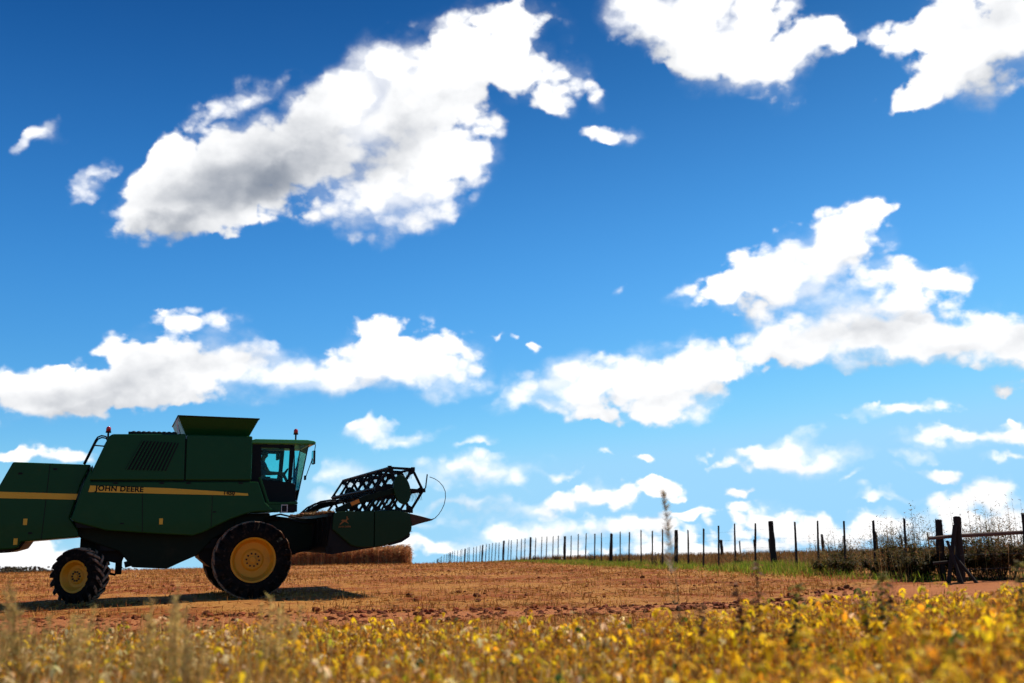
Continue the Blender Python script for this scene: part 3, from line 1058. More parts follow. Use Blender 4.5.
def wheel(name, parent, R, W, rim_r, lugs, lug_h, dish):
    """a wheel about the lateral axis through the origin, outer face towards +r"""
    root = empty(name)
    root.parent = parent
    h = W / 2
    ty = MB()
    Rc = R - lug_h
    prof = [(-h * 0.80, rim_r), (-h * 0.97, rim_r + 0.06), (-h, (rim_r + Rc) / 2), (-h * 0.93, Rc - 0.15), (-h * 0.84, Rc - 0.07), (-h * 0.62, Rc - 0.012),
            (0, Rc), (h * 0.62, Rc - 0.012), (h * 0.84, Rc - 0.07), (h * 0.93, Rc - 0.15), (h, (rim_r + Rc) / 2), (h * 0.97, rim_r + 0.06), (h * 0.80, rim_r)]
    ty.lathe_r(0, 0, prof, 64)
    st = 2 * math.pi / lugs
    for sg in (1, -1):
        for k in range(lugs):
            a0 = k * st + (st / 2 if sg < 0 else 0)
            sec = []
            for u, low, top in ((-0.04, Rc - 0.01, R), (0.35, Rc - 0.01, R), (0.70, Rc - 0.04, R - 0.004), (0.97, Rc - 0.16, R - 0.022), (1.02, Rc - 0.22, R - 0.15)):
                aa = a0 + u * st * 0.95
                wd = st * (0.17 + 0.06 * u)
                sec.append([low, top, aa - wd, aa + wd, sg * u * h])
            rows = []
            for lo, hi, am, ap, rr in sec:
                tw = (ap - am) * 0.12
                rows.append([ty.v(lo * math.cos(am), rr, lo * math.sin(am)), ty.v(hi * math.cos(am + tw), rr, hi * math.sin(am + tw)),
                             ty.v(hi * math.cos(ap - tw), rr, hi * math.sin(ap - tw)), ty.v(lo * math.cos(ap), rr, lo * math.sin(ap))])
            for A, B in zip(rows, rows[1:]):
                for i in range(3):
                    ty.face((A[i], A[i + 1], B[i + 1], B[i]))
            ty.face(rows[0])
            ty.face(rows[-1][::-1])
    ty.build('tyre', rubber(R), root)
    rm = MB()
    d = dish
    rm.lathe_r(0, 0, [(h * 0.84, rim_r + 0.025), (h * 0.90, rim_r + 0.015), (h * 0.86, rim_r - 0.025), (h * 0.70, rim_r - 0.05), (h * 0.70 - d, rim_r - 0.10),
                      (h * 0.70 - d * 1.1, rim_r * 0.52), (h * 0.70 - d * 0.65, rim_r * 0.42), (h * 0.70 - d * 0.6, rim_r * 0.05),
                      (h * 0.70 - d * 0.6 - 0.03, rim_r * 0.05), (h * 0.60 - d * 1.1, rim_r * 0.55), (-h * 0.8, rim_r - 0.03), (-h * 0.84, rim_r + 0.02)], 56)
    rim = rm.build('rim', YELLOW, root, smooth=False)
    hb = MB()
    hb.lathe_r(0, 0, [(h * 0.70 - d * 0.61, 0.005), (h * 0.70 - d * 0.2, 0.005), (h * 0.70 - d * 0.2, rim_r * 0.13), (h * 0.70 - d * 0.3, rim_r * 0.16), (h * 0.70 - d * 0.62, rim_r * 0.16)], 20)
    hb.build('hub', YELLOW, root)
    for k in range(10):
        a = 2 * math.pi * k / 10
        cs, cz = math.cos(a) * rim_r * 0.29, math.sin(a) * rim_r * 0.29
        MB().lathe_r(cs, cz, [(h * 0.70 - d * 0.66, 0.003), (h * 0.70 - d * 0.66, 0.022), (h * 0.70 - d * 0.35, 0.022), (h * 0.70 - d * 0.35, 0.003)], 6).build('wheel_bolt', BLACK, root)
    return root


for sg in (1, -1):
    w = wheel('front_wheel', harv, 0.925, 0.66, 0.515, 19, 0.070, 0.10)
    w.matrix_local = Matrix.Translation((-0.05, -1.33 * sg, 0.885)) @ (Matrix.Identity(4) if sg == 1 else Matrix.Rotation(math.pi, 4, 'Z')) @ Matrix.Rotation(0.1, 4, 'Y')
    w = wheel('rear_wheel', harv, 0.64, 0.46, 0.345, 18, 0.045, 0.07)
    w.matrix_local = Matrix.Translation((-3.83, -1.12 * sg, 0.635)) @ Matrix.Rotation(rad(-36), 4, 'Z') @ (Matrix.Identity(4) if sg == 1 else Matrix.Rotation(math.pi, 4, 'Z'))
ax = MB()
ax.box(-0.25, 0.15, -1.1, 1.1, 0.72, 1.05)
ax.box(-0.45, 0.25, 0.78, 1.0, 0.55, 1.95)
ax.box(-0.45, 0.25, -1.0, -0.78, 0.55, 1.95)
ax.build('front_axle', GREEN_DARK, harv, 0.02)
ax = MB()
ax.box(-3.83, -3.61, -0.85, 0.85, 0.58, 0.76)
ax.box(-3.9, -3.5, -0.35, 0.35, 0.7, 1.5)
ax.build('rear_axle', GREEN_DARK, harv, 0.02)
# fuel tank, frame rails and odd ironwork hanging below the body
un = MB()
un.box(-3.45, -0.6, 0.82, 0.94, 1.18, 1.42)
un.box(-3.45, -0.6, -0.94, -0.82, 1.18, 1.42)
un.box(-3.1, -2.95, 0.2, 0.3, 0.62, 1.2)
un.tube([(-2.9, 0.9, 0.85), (-1.0, 0.9, 1.35)], 0.07, 10)
un.tube([(-2.95, 0.5, 0.8), (-3.1, 0.5, 0.62), (-3.4, 0.4, 0.7)], 0.03, 8)
un.build('chassis_rails', BLACK, harv)
MB().prism([(-1.40, 1.6), (-1.22, 0.95), (-0.95, 0.72), (-0.3, 0.66), (-0.3, 1.6)], -0.75, 0.70).build('gearbox', BLACK, harv, 0.02)
MB().prism([(-3.62, 1.7), (-3.50, 1.0), (-2.98, 0.86), (-2.7, 1.6)], -0.6, 0.6).build('cleaning_shoe', BLACK, harv, 0.02)

# --- cab
cabf = MB()
cabf.prism([(-0.10, 2.27), (1.06, 2.27), (1.03, 2.72), (0.90, 2.78), (0.10, 2.84), (-0.10, 2.84)], 0.80, 0.86)
cabf.prism([(-0.10, 2.27), (1.06, 2.27), (1.03, 2.72), (0.90, 2.78), (0.10, 2.84), (-0.10, 2.84)], -0.86, -0.80)
cabf.box(-0.10, 1.08, -0.80, 0.80, 2.24, 2.30)
cabf.box(-0.10, -0.05, -0.80, 0.80, 2.30, 2.9)
for r0, r1 in ((0.80, 0.86), (-0.86, -0.80)):
    cabf.prism([(-0.10, 2.84), (0.16, 2.84), (0.16, 3.60), (0.13, 3.74), (-0.10, 3.74)], r0, r1)          # rear post
    cabf.prism([(0.84, 2.78), (0.93, 2.74), (0.99, 3.74), (0.87, 3.74)], r0, r1)                           # door post
    cabf.prism([(0.10, 3.66), (0.95, 3.64), (0.97, 3.74), (0.10, 3.74)], r0, r1)
for sg in (1, -1):
    cabf.tube([(1.12, sg * 0.56, 2.30), (1.25, sg * 0.58, 3.0), (1.38, sg * 0.60, 3.74)], 0.016, 8)         # windscreen post
cab = cabf.build('cab', BLACK, harv, 0.008)
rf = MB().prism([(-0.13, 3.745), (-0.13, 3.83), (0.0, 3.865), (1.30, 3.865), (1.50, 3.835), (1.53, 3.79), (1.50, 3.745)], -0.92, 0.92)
rf.build('cab_roof', paint('roof_green_sunlit', (0.035, 0.21, 0.035), 0.3, 0.06, coat=0.2), cab, 0.03)  # green brightened for the roof, its sunlit edge put into the colour
for sg in (1, -1):
    MB().prism([(0.14, 2.85), (0.86, 2.79), (0.90, 3.65), (0.14, 3.65)], sg * 0.815, sg * 0.825).build('window', GLASS, cab)
    MB().hexa(((0.94, sg * 0.83, 2.34), (1.105, sg * 0.575, 2.34), (1.37, sg * 0.61, 3.73), (0.99, sg * 0.83, 3.73),
               (0.937, sg * 0.823, 2.34), (1.10, sg * 0.568, 2.34), (1.365, sg * 0.603, 3.73), (0.987, sg * 0.823, 3.73))).build('window', GLASS, cab)
MB().hexa(((1.125, -0.54, 2.34), (1.125, 0.54, 2.34), (1.385, 0.58, 3.73), (1.385, -0.58, 3.73),
           (1.118, -0.54, 2.34), (1.118, 0.54, 2.34), (1.378, 0.58, 3.73), (1.378, -0.58, 3.73))).build('windscreen', GLASS, cab)
MB().box(-0.085, -0.078, -0.76, 0.76, 2.92, 3.70).build('window', GLASS, cab)
se = MB()
se.box(0.16, 0.62, -0.24, 0.24, 2.66, 2.78)
se.hexa(((0.08, -0.23, 2.76), (0.20, -0.23, 2.76), (0.20, 0.23, 2.76), (0.08, 0.23, 2.76),
         (0.0, -0.2, 3.30), (0.09, -0.2, 3.32), (0.09, 0.2, 3.32), (0.0, 0.2, 3.30)))
se.box(0.22, 0.52, -0.18, 0.18, 2.30, 2.66)
se.build('seat', SEATM, cab, 0.03)
sw = MB()
ring = [(0.86 + 0.10 * math.cos(a), 0.19 * math.sin(a), 3.02 + 0.16 * math.cos(a)) for a in [2 * math.pi * k / 20 for k in range(21)]]
sw.tube(ring, 0.016, 6)
sw.tube([(0.98, 0, 2.32), (0.95, 0, 2.85), (0.86, 0, 3.02)], 0.04, 8)
sw.bar((0.86, -0.19, 3.02), (0.86, 0.19, 3.02), 0.03, 0.02, (0.5, 0, 0.8))
sw.build('steering_wheel', BLACK, cab)
co_ = MB().box(0.25, 0.75, 0.42, 0.62, 2.55, 2.88).tube([(0.62, 0.50, 2.86), (0.66, 0.50, 3.08)], 0.02, 6)
co_.build('control_console', SEATM, cab, 0.02)
MB().box(0.60, 0.66, 0.28, 0.52, 3.38, 3.62).build('monitor', BLACK, cab, 0.01)
# mirrors on arms
for sg in (1, -1):
    mi = MB().tube([(1.44, sg * 0.90, 3.78), (1.47, sg * 1.12, 3.72), (1.44, sg * 1.14, 3.50), (1.24, sg * 1.14, 2.90)], 0.011, 6)
    mi.box(1.40, 1.45, sg * 1.02, sg * 1.25, 3.22, 3.56)
    mi.box(1.20, 1.24, sg * 1.08, sg * 1.2, 2.82, 2.93)
    mr = mi.build('mirror', BLACK, harv)
    MB().box(1.392, 1.399, sg * 1.035, sg * 1.235, 3.235, 3.545).build('mirror_glass', MIRROR, mr)
# platform beside the cab, with the box light under its front corner
pl = MB()
pl.box(0.05, 1.0, 0.88, 1.44, 2.20, 2.26)
pl.box(0.05, 0.60, 0.88, 1.44, 2.02, 2.20)
pl.prism([(0.03, 2.86), (0.09, 2.86), (0.30, 2.26), (0.24, 2.26)], 1.38, 1.46)
pl.build('platform', GREEN, harv, 0.01)
MB().box(0.05, 1.0, -1.44, -0.88, 2.20, 2.26).build('platform', GREEN, harv, 0.01)
wl_ = MB().box(0.60, 0.94, 1.18, 1.40, 2.0, 2.195)
wl = wl_.build('work_light', BLACK, harv, 0.01)
fr = MB()
for a in ((0.60, 0.76, 2.0, 2.02), (0.60, 0.76, 2.175, 2.195), (0.60, 0.62, 2.02, 2.175), (0.74, 0.76, 2.02, 2.175)):
    fr.box(a[0], a[1], 1.401, 1.425, a[2], a[3])
fr.build('light_bezel', PALE, wl)
MB().box(0.63, 0.73, 1.401, 1.408, 2.03, 2.165).build('light_glass', BLACK, wl)
MB().box(0.90, 1.0, 1.10, 1.38, 2.02, 2.195).build('step_bracket', BLACK, harv)

# feeder house
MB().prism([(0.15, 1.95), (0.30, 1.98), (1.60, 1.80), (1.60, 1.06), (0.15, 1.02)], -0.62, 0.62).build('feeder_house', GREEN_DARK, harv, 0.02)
for rr in (0.72, -0.72):
    fh = MB()
    fh.tube([(0.1, rr, 0.95), (1.1, rr, 1.02)], 0.05, 10)
    fh.tube([(1.1, rr, 1.02), (1.55, rr, 1.12)], 0.025, 8)
    fh.build('lift_cylinder', BLACK, harv)
fh = MB()
fh.tube([(0.3, 0.66, 1.9), (0.7, 0.68, 1.98), (1.2, 0.68, 1.86), (1.62, 0.68, 1.82)], 0.022, 8)
fh.tube([(0.3, 0.69, 1.8), (0.8, 0.70, 1.88), (1.25, 0.7, 1.76), (1.62, 0.68, 1.74)], 0.018, 8)
fh.build('feeder_hoses', BLACK, harv)

# --- header
HGREEN = paint('header_green', (0.003, 0.025, 0.006), 0.4, 0.05, coat=0.03, spec=0.14)
HW = 2.74
tr = MB()
tr.prism([(1.52, 1.02), (1.60, 1.00), (2.21, 1.09), (2.86, 1.18), (3.25, 1.28), (3.50, 1.44), (3.50, 1.47), (3.22, 1.33), (2.85, 1.24), (2.2, 1.16),
          (1.72, 1.12), (1.68, 1.94), (1.60, 1.95)], -HW + 0.02, HW - 0.02)
tr.box(1.50, 1.70, -HW + 0.02, HW - 0.02, 1.86, 1.95)
tr.box(1.46, 1.60, -HW + 0.02, HW - 0.02, 1.03, 1.16)
for k in range(-4, 5):
    tr.box(1.53, 1.60, k * 0.62 - 0.03, k * 0.62 + 0.03, 1.1, 1.9)
header = tr.build('header', BLACK, harv)
# rolling auger
au = MB().tube([(2.12, -HW + 0.06, 1.46), (2.12, HW - 0.06, 1.46)], 0.19, 20)
for sg in (1, -1):
    pts = []
    for k in range(120):
        a = k * 0.32
        r = sg * (0.5 + k * (HW - 0.62) / 120)
        pts.append((a, r))
    rows = []
    for a, r in pts:
        rows.append((au.v(2.12 + 0.19 * math.cos(a), r, 1.46 + 0.19 * math.sin(a)), au.v(2.12 + 0.30 * math.cos(a), r, 1.46 + 0.30 * math.sin(a))))
    for A, B in zip(rows, rows[1:]):
        au.face((A[0], A[1], B[1], B[0]))
au.build('auger', GREEN_DARK, header)
# cutter bar guards
cu_ = MB()
for k in range(72):
    r = -HW + 0.06 + k * (2 * HW - 0.12) / 71
    cu_.hexa(((3.48, r - 0.018, 1.44), (3.60, r - 0.004, 1.475), (3.60, r + 0.004, 1.475), (3.48, r + 0.018, 1.44),
              (3.48, r - 0.018, 1.475), (3.60, r - 0.004, 1.48), (3.60, r + 0.004, 1.48), (3.48, r + 0.018, 1.475)))
cu_.build('cutter_bar', CHROME, header)
# end shields with divider tips
SH_A = [(1.60, 1.56), (1.62, 1.90), (1.72, 1.97), (2.60, 1.985), (2.60, 1.125), (2.25, 1.13), (2.05, 1.18)]
SH_B = [(2.62, 1.985), (3.24, 1.985), (3.50, 1.90), (3.55, 1.62), (3.54, 1.50), (3.47, 1.40), (3.25, 1.27), (2.86, 1.165), (2.62, 1.12)]
SH_T = [(3.50, 1.905), (3.74, 1.85), (4.06, 1.765), (4.20, 1.80), (4.06, 1.725), (3.75, 1.655), (3.56, 1.60)]
for sg in (1, -1):
    a0, a1 = sg * (HW - 0.02), sg * (HW + 0.06)
    es = MB().prism(SH_A, a0, a1).prism(SH_B, a0, a1)
    shield = es.build('end_shield', HGREEN, header, 0.015)
    MB().prism([(1.47, 1.0), (1.56, 1.60), (1.62, 1.93), (1.74, 1.96), (3.2, 1.97), (3.47, 1.89), (3.52, 1.60), (3.52, 1.42), (3.25, 1.25), (2.86, 1.14), (2.21, 1.06), (1.6, 0.98)], sg * (HW - 0.06), sg * (HW - 0.022)).build('end_plate', BLACK, header)
    MB().prism(SH_T, sg * (HW + 0.0), sg * (HW + 0.045)).build('divider_tip', RUST, header, 0.012)
    MB().prism([(3.0, 1.22), (3.52, 1.42), (3.50, 1.34), (3.3, 1.22), (3.0, 1.15)], sg * (HW - 0.1), sg * (HW + 0.02)).build('skid_shoe', BLACK, header)
    wr = MB()
    arc = [(4.16, 1.79), (4.25, 1.87), (4.33, 1.98), (4.40, 2.12), (4.435, 2.28), (4.43, 2.44), (4.37, 2.57), (4.27, 2.68), (4.15, 2.755), (4.02, 2.80)]
    wr.tube([(s, sg * (HW + 0.02), z) for s, z in arc], 0.009, 6)
    wr.tube([(3.985, sg * (HW - 0.06), 2.87), (3.94, sg * (HW - 0.06), 2.53), (3.86, sg * (HW - 0.06), 2.49)], 0.016, 6)
    wr.build('divider_rod', BLACK, header)
    # reel arm with its lift ram and the oval cover over the reel drive
    arm = MB()
    arm.bar((1.70, sg * 2.66, 1.99), (2.45, sg * 2.66, 2.30), 0.13, 0.06)
    arm.bar((2.42, sg * 2.66, 2.29), (3.40, sg * 2.66, 2.53), 0.14, 0.06)
    arm.bar((2.45, sg * 2.60, 1.95), (2.75, sg * 2.60, 2.36), 0.06, 0.05)
    arm.bar((1.75, sg * 2.60, 1.96), (2.3, sg * 2.60, 2.18), 0.07, 0.05)
    arm.build('reel_arm', GREEN_DARK, header, 0.01)
    MB().bar((2.06, sg * 2.692, 2.145), (2.26, sg * 2.692, 2.228), 0.09, 0.004).build('warning_label', matte('orange_label', (0.55, 0.20, 0.02), 0.5), header)
    ov = MB()
    ov.prism([(3.31 + 0.215 * math.cos(a) - 0.05 * math.sin(a), 2.49 + 0.36 * math.sin(a)) for a in [2 * math.pi * k / 28 for k in range(28)]], sg * 2.70, sg * 2.78)
    ov.build('reel_drive_cover', HGREEN, header, 0.015)
    # emblem: a leaping deer with a line of lettering underneath
    if sg == 1:
        amber = matte('amber_decal', (0.22, 0.085, 0.016), 0.6)
        d = MB()
        deer = [(1.815, 1.725), (1.86, 1.765), (1.845, 1.79), (1.87, 1.80), (1.915, 1.795), (1.935, 1.815), (1.925, 1.86), (1.94, 1.835), (1.95, 1.86),
                (1.95, 1.82), (1.975, 1.805), (1.95, 1.80), (1.935, 1.775), (1.96, 1.745), (1.965, 1.72), (1.945, 1.745), (1.90, 1.765), (1.875, 1.75), (1.83, 1.715)]
        d.prism([(1.76 + (q - 1.815) * 1.45, 1.66 + (w - 1.715) * 1.45) for q, w in deer], HW + 0.0615, HW + 0.0645)
        d.build('emblem', amber, shield)
        lettering('JOHN DEERE', 0.052, 0.001, amber, shield,
                  Matrix.Translation((1.74, -(HW + 0.063), 1.60)) @ Matrix.Rotation(rad(90), 4, 'X'))

# reel: six bats on six hexagonal spiders
HC = (3.30, 2.50)
RR = 0.60
VA = [rad(117 - 60 * k) for k in range(6)]
shaft = MB().tube([(HC[0], -2.62, HC[1]), (HC[0], 2.62, HC[1])], 0.085, 16)
shaft.build('reel_shaft', GREEN_DARK, header)
for k in range(6):
    r = -2.58 + k * 5.16 / 5
    spd = MB()
    vs = [(HC[0] + RR * math.cos(a), r, HC[1] + RR * math.sin(a)) for a in VA]
    for i in range(6):
        j = (i + 1) % 6
        spd.bar(vs[i], vs[j], 0.062, 0.02)
        spd.bar((HC[0], r + 0.002, HC[1]), (vs[i][0], r + 0.002, vs[i][2]), 0.072, 0.018)
        # gusset that rounds the corner between rim and spoke
        mid_ = [(vs[i][0] + vs[j][0]) / 2, r, (vs[i][2] + vs[j][2]) / 2]
        for q in (vs[i], vs[j]):
            tx = (q[0] * 0.62 + mid_[0] * 0.38, q[2] * 0.62 + mid_[2] * 0.38)
            inn = (q[0] * 0.66 + HC[0] * 0.34, q[2] * 0.66 + HC[1] * 0.34)
            tri = [(q[0], q[2]), tx, inn]
            spd.prism(tri, r - 0.006, r + 0.006)
    spd.lathe_r(HC[0], HC[1], [(r - 0.012, 0.09), (r - 0.012, 0.20), (r + 0.012, 0.20), (r + 0.012, 0.09)], 20)
    spd.build('reel_spider', BLACK, header)
for i, a in enumerate(VA):
    bt = MB()
    cs, cz = HC[0] + RR * math.cos(a), HC[1] + RR * math.sin(a)
    bt.tube([(cs, -2.64, cz), (cs, 2.64, cz)], 0.032, 8)
    bt.box(cs - 0.045, cs + 0.045, 2.60, 2.66, cz - 0.045, cz + 0.045)
    bt.build('reel_bat', BLACK, header)
    tn = MB()
    for k in range(40):
        r = -2.55 + k * 5.1 / 39
        tn.tube([(cs, r, cz), (cs - 0.035, r, cz - 0.13), (cs - 0.015, r, cz - 0.235)], [0.008, 0.006, 0.004], 4, False)
    tn.build('reel_tines', BLACK, header)
# hoses looping up from the back of the header to the reel
hs = MB()
for dr, dz in ((-1.3, 0.0), (-1.42, 0.05), (-2.2, 0.02)):
    hs.tube([(1.52, dr, 1.85 + dz), (1.68, dr, 2.02 + dz), (1.90, dr, 2.21 + dz), (2.13, dr, 2.32 + dz), (2.40, dr, 2.36 + dz), (2.75, dr, 2.33 + dz)], 0.024, 8)
hs.build('hydraulic_hoses', BLACK, header)
# chaff lying along the top of the header's back beam
random.seed(5)
ch = Cards()
for k in range(420):
    r = random.uniform(-2.65, 2.6)
    s = random.uniform(1.46, 1.74)
    ch.lump((s, -r, 1.955 + random.uniform(-0.005, 0.035) * (1 + (r < 0))), random.uniform(0.02, 0.06), jit((0.26, 0.14, 0.06), 0.4), 0.6)
for k in range(240):
    r = random.uniform(-2.65, 2.6)
    s = random.uniform(1.46, 1.72)
    ch.blade((s, -r, 1.96), (s + random.uniform(-0.15, 0.12), -r + random.uniform(-0.15, 0.15), 1.97 + random.uniform(0, 0.12)), 0.008, jit((0.38, 0.22, 0.09), 0.3))
tag(ch.build('straw_debris', M_STRAW, header), kind='stuff')

# ------------------------------------------------------------------ the driver
SKIN = matte('skin', (0.30, 0.15, 0.09), 0.5, 0.08)
SHIRT = matte('shirt_cloth', (0.05, 0.07, 0.11), 0.9, 0.2)
TROUSERS = matte('trouser_cloth', (0.03, 0.035, 0.05), 0.9, 0.2)
CAPM = matte('cap_cloth', (0.02, 0.05, 0.03), 0.9, 0.2)


def skin_body(name, joints, edges, mat, parent=None, matrix=None, root_i=0, levels=1):
    me = bpy.data.meshes.new(name)
    me.from_pydata([(s, -r, z) for s, r, z, _ in joints], edges, [])
    o = link_mesh(name, me, mat, parent)
    if matrix is not None:
        o.matrix_world = matrix
    md = o.modifiers.new('skin', 'SKIN')
    md.use_smooth_shade = True
    sv = me.skin_vertices[0].data
    for i, (_, _, _, ra) in enumerate(joints):
        sv[i].radius = ra if isinstance(ra, tuple) else (ra, ra)
        sv[i].use_root = (i == root_i)
    sb = o.modifiers.new('smooth', 'SUBSURF')
    sb.levels = sb.render_levels = levels
    return o


J, E_ = [], []


def jn(s, r, z, ra, frm=None):
    J.append((s, r, z, ra))
    if frm is not None:
        E_.append((frm, len(J) - 1))
    return len(J) - 1


pel = jn(0.30, 0, 2.86, (0.15, 0.12))
bel = jn(0.27, 0, 3.02, (0.15, 0.115), pel)
che = jn(0.26, 0, 3.20, (0.165, 0.12), bel)
nkb = jn(0.29, 0, 3.36, (0.075, 0.07), che)
nk = jn(0.32, 0, 3.43, 0.055, nkb)
hd = jn(0.35, 0, 3.52, (0.075, 0.09), nk)
ht = jn(0.35, 0, 3.61, (0.07, 0.085), hd)
nose = jn(0.445, 0, 3.525, 0.014, hd)
for sg in (1, -1):
    sh = jn(0.28, sg * 0.20, 3.31, 0.07, che)
    el = jn(0.44, sg * 0.26, 3.06, 0.045, sh)
    wr_ = jn(0.70, sg * 0.19, 3.06, 0.030, el)
    pa = jn(0.79, sg * 0.185, 3.06, (0.030, 0.018), wr_)
    for f in range(4):
        k1 = jn(0.835, sg * (0.205 - f * 0.018), 3.075 - f * 0.012, 0.009, pa)
        k2 = jn(0.872, sg * (0.205 - f * 0.018), 3.055 - f * 0.012, 0.008, k1)
        k3 = jn(0.865 - f * 0.003, sg * (0.203 - f * 0.018), 3.02 - f * 0.012, 0.007, k2)
    t1 = jn(0.79, sg * 0.150, 3.045, 0.010, pa)
    t2 = jn(0.83, sg * 0.150, 3.025, 0.008, t1)
    hp = jn(0.33, sg * 0.11, 2.84, 0.095, pel)
    kn = jn(0.74, sg * 0.17, 2.84, 0.065, hp)
    an = jn(0.80, sg * 0.16, 2.42, 0.042, kn)
    to = jn(0.97, sg * 0.17, 2.35, 0.035, an)
person = skin_body('person', J, E_, SKIN, matrix=HM)
tag(person, 'driver in a dark cap sitting at the wheel inside the harvester cab', 'person')
jk, ek = [], []
jk = [(0.30, 0, 2.90, (0.165, 0.135)), (0.27, 0, 3.02, (0.165, 0.13)), (0.26, 0, 3.20, (0.18, 0.135)), (0.29, 0, 3.345, (0.085, 0.08))]
ek = [(0, 1), (1, 2), (2, 3)]
for sg in (1, -1):
    n = len(jk)
    jk += [(0.28, sg * 0.20, 3.31, 0.083), (0.36, sg * 0.235, 3.18, 0.068)]
    ek += [(2, n), (n, n + 1)]
skin_body('shirt', jk, ek, SHIRT, person)
jk = [(0.30, 0, 2.86, (0.165, 0.13))]
ek = []
for sg in (1, -1):
    n = len(jk)
    jk += [(0.33, sg * 0.11, 2.845, 0.108), (0.74, sg * 0.17, 2.845, 0.08), (0.79, sg * 0.16, 2.46, 0.062)]
    ek += [(0, n), (n, n + 1), (n + 1, n + 2)]
skin_body('trousers', jk, ek, TROUSERS, person)
cp = MB()
cp.ball(0.345, 0, 3.60, 0.1, 1.05, 0.88, 0.85, 16)
cp.prism([(0.42, 3.60), (0.545, 3.585), (0.55, 3.595), (0.42, 3.62)], -0.065, 0.065)
cp.build('cap', CAPM, person, smooth=True)

# ================================================================== fence along the field
WOOD_DARK = matte('weathered_wood', (0.022, 0.016, 0.012), 0.9, 0.45, 9.0, 0.5)
WOOD_GREY = matte('grey_wood', (0.035, 0.026, 0.02), 0.9, 0.4, 12.0, 0.4)
WIRE = paint('fence_wire', (0.10, 0.095, 0.09), 0.5, 0.2, metal=0.7)
random.seed(21)


def post_mesh(h, r0, r1, lean=(0, 0), rough=0.12, sides=9, below=0.35):
    """a rough round timber standing at the origin"""
    b = MB()
    pts, rr = [], []
    n = 7
    for i in range(n):
        u = i / (n - 1)
        z = -below + (h + below) * u
        k = max(0.0, z) / h
        pts.append((lean[0] * k + random.uniform(-1, 1) * r0 * rough * 0.6, -(lean[1] * k + random.uniform(-1, 1) * r0 * rough * 0.6), z))
        rr.append((r0 + (r1 - r0) * u) * (1 + random.uniform(-rough, rough)))
    b.tube(pts, rr, sides)
    for v in b.bm.verts:
        v.co.x += random.uniform(-1, 1) * r0 * 0.06
        v.co.y += random.uniform(-1, 1) * r0 * 0.06
        if v.co.z > h - 0.02:
            v.co.z += random.uniform(-0.03, 0.03)
    return b


def fence_at(n):
    y = 31.0 + 7.9 * n
    return 8.50 - 1.91 * n, y


fence = empty('fence', loc=(*fence_at(0), terrain(*fence_at(0))))
tag(fence, 'long wire fence of dark wooden posts and thin stakes running away over the field crest', 'fence')
f0 = Vector(fence.location)
tops = []
for k in range(-6, 67):
    n = k / 6
    x, y = fence_at(n)
    z = terrain(x, y)
    thick = (k % 6 == 0)
    if thick:
        h = {-6: 1.46, 0: 1.52, 6: 1.46}.get(k, random.uniform(1.44, 1.54))
        r = {-6: 0.095, 0: 0.105, 6: 0.085}.get(k, random.uniform(0.07, 0.09))
        lean = (0.0, 0) if k == 0 else (random.uniform(0.05, 0.11), random.uniform(-0.03, 0.03))
        o = post_mesh(h, r, r * 0.86, lean).build('fence_post', WOOD_DARK, fence, smooth=False)
    else:
        h = random.uniform(1.46, 1.56)
        r = 0.045 if k == -4 else random.uniform(0.033, 0.042)
        o = post_mesh(h, r, r * 0.8, (random.uniform(0.05, 0.13), random.uniform(-0.04, 0.04)), sides=6, below=0.15).build('fence_stake', WOOD_DARK if k == -4 else WOOD_GREY, fence)
        x += random.uniform(-0.06, 0.06)
    o.location = Vector((x, y, z)) - f0
for hz in (0.38, 0.68, 0.98, 1.28):
    w = MB()
    pts = []
    for k in range(-6, 67):
        x, y = fence_at(k / 6)
        pts.append((x - f0.x, -(y - f0.y), terrain(x, y) + hz + 0.01 * math.sin(k * 1.7 + hz * 9) - f0.z))
    w.tube(pts, 0.0022, 4)
    w.build('wire', WIRE, fence)

# a second, lower fence beyond the road strip
far = empty('wire_fence', loc=(13.0, 58.0, terrain(13, 58)))
tag(far, 'low fence of short stubby posts standing in dry grass beyond the long fence', 'fence')
ff = Vector(far.location)
for x, y, h, r in ((12.6, 57.5, 1.05, 0.11), (13.9, 58.2, 0.95, 0.05), (14.9, 58.6, 1.0, 0.05), (15.9, 58.8, 1.05, 0.05), (19.0, 58.0, 1.25, 0.10), (20.4, 58.2, 1.1, 0.05),
                   (22.2, 57.6, 1.3, 0.08), (23.8, 57.8, 1.1, 0.05), (25.4, 57.6, 1.2, 0.05)):
    o = post_mesh(h, r, r * 0.85, sides=7).build('fence_post', WOOD_DARK, far)
    o.location = Vector((x, y, terrain(x, y))) - ff
w = MB()
w.tube([(12.6 - ff.x, -(57.5 - ff.y), 0.8), (19.0 - ff.x, -(58.0 - ff.y), 0.85), (25.4 - ff.x, -(57.6 - ff.y), 0.85)], 0.003, 4)
w.build('wire', WIRE, far)

# ------------------------------------------------------------------ field gate at the right
gx0, gy0 = 10.30, 21.9
gate = empty('field_gate', loc=(gx0, gy0, terrain(gx0, gy0)))
tag(gate, 'rustic field gate of stout dark posts with one pole laid across, beside the dirt track', 'gate')
g0 = Vector(gate.location)
o = post_mesh(1.49, 0.095, 0.088, (0.10, 0.0), sides=11).build('gate_post', WOOD_DARK, gate)
o = post_mesh(1.54, 0.09, 0.085, (0.10, 0.0), sides=11).build('gate_post', WOOD_DARK, gate)
o.location = (1.62, 0.0, 0.0)
pb = MB()
pts = [(-0.62, 0.0, 1.02), (0.0, 0.16, 1.06), (0.8, 0.14, 1.085), (1.6, 0.15, 1.11), (3.0, 0.14, 1.13), (4.2, 0.14, 1.15)]
pb.tube([(a, b_ * -1, c) for a, b_, c in pts], [0.036, 0.044, 0.047, 0.046, 0.044, 0.04], 10)
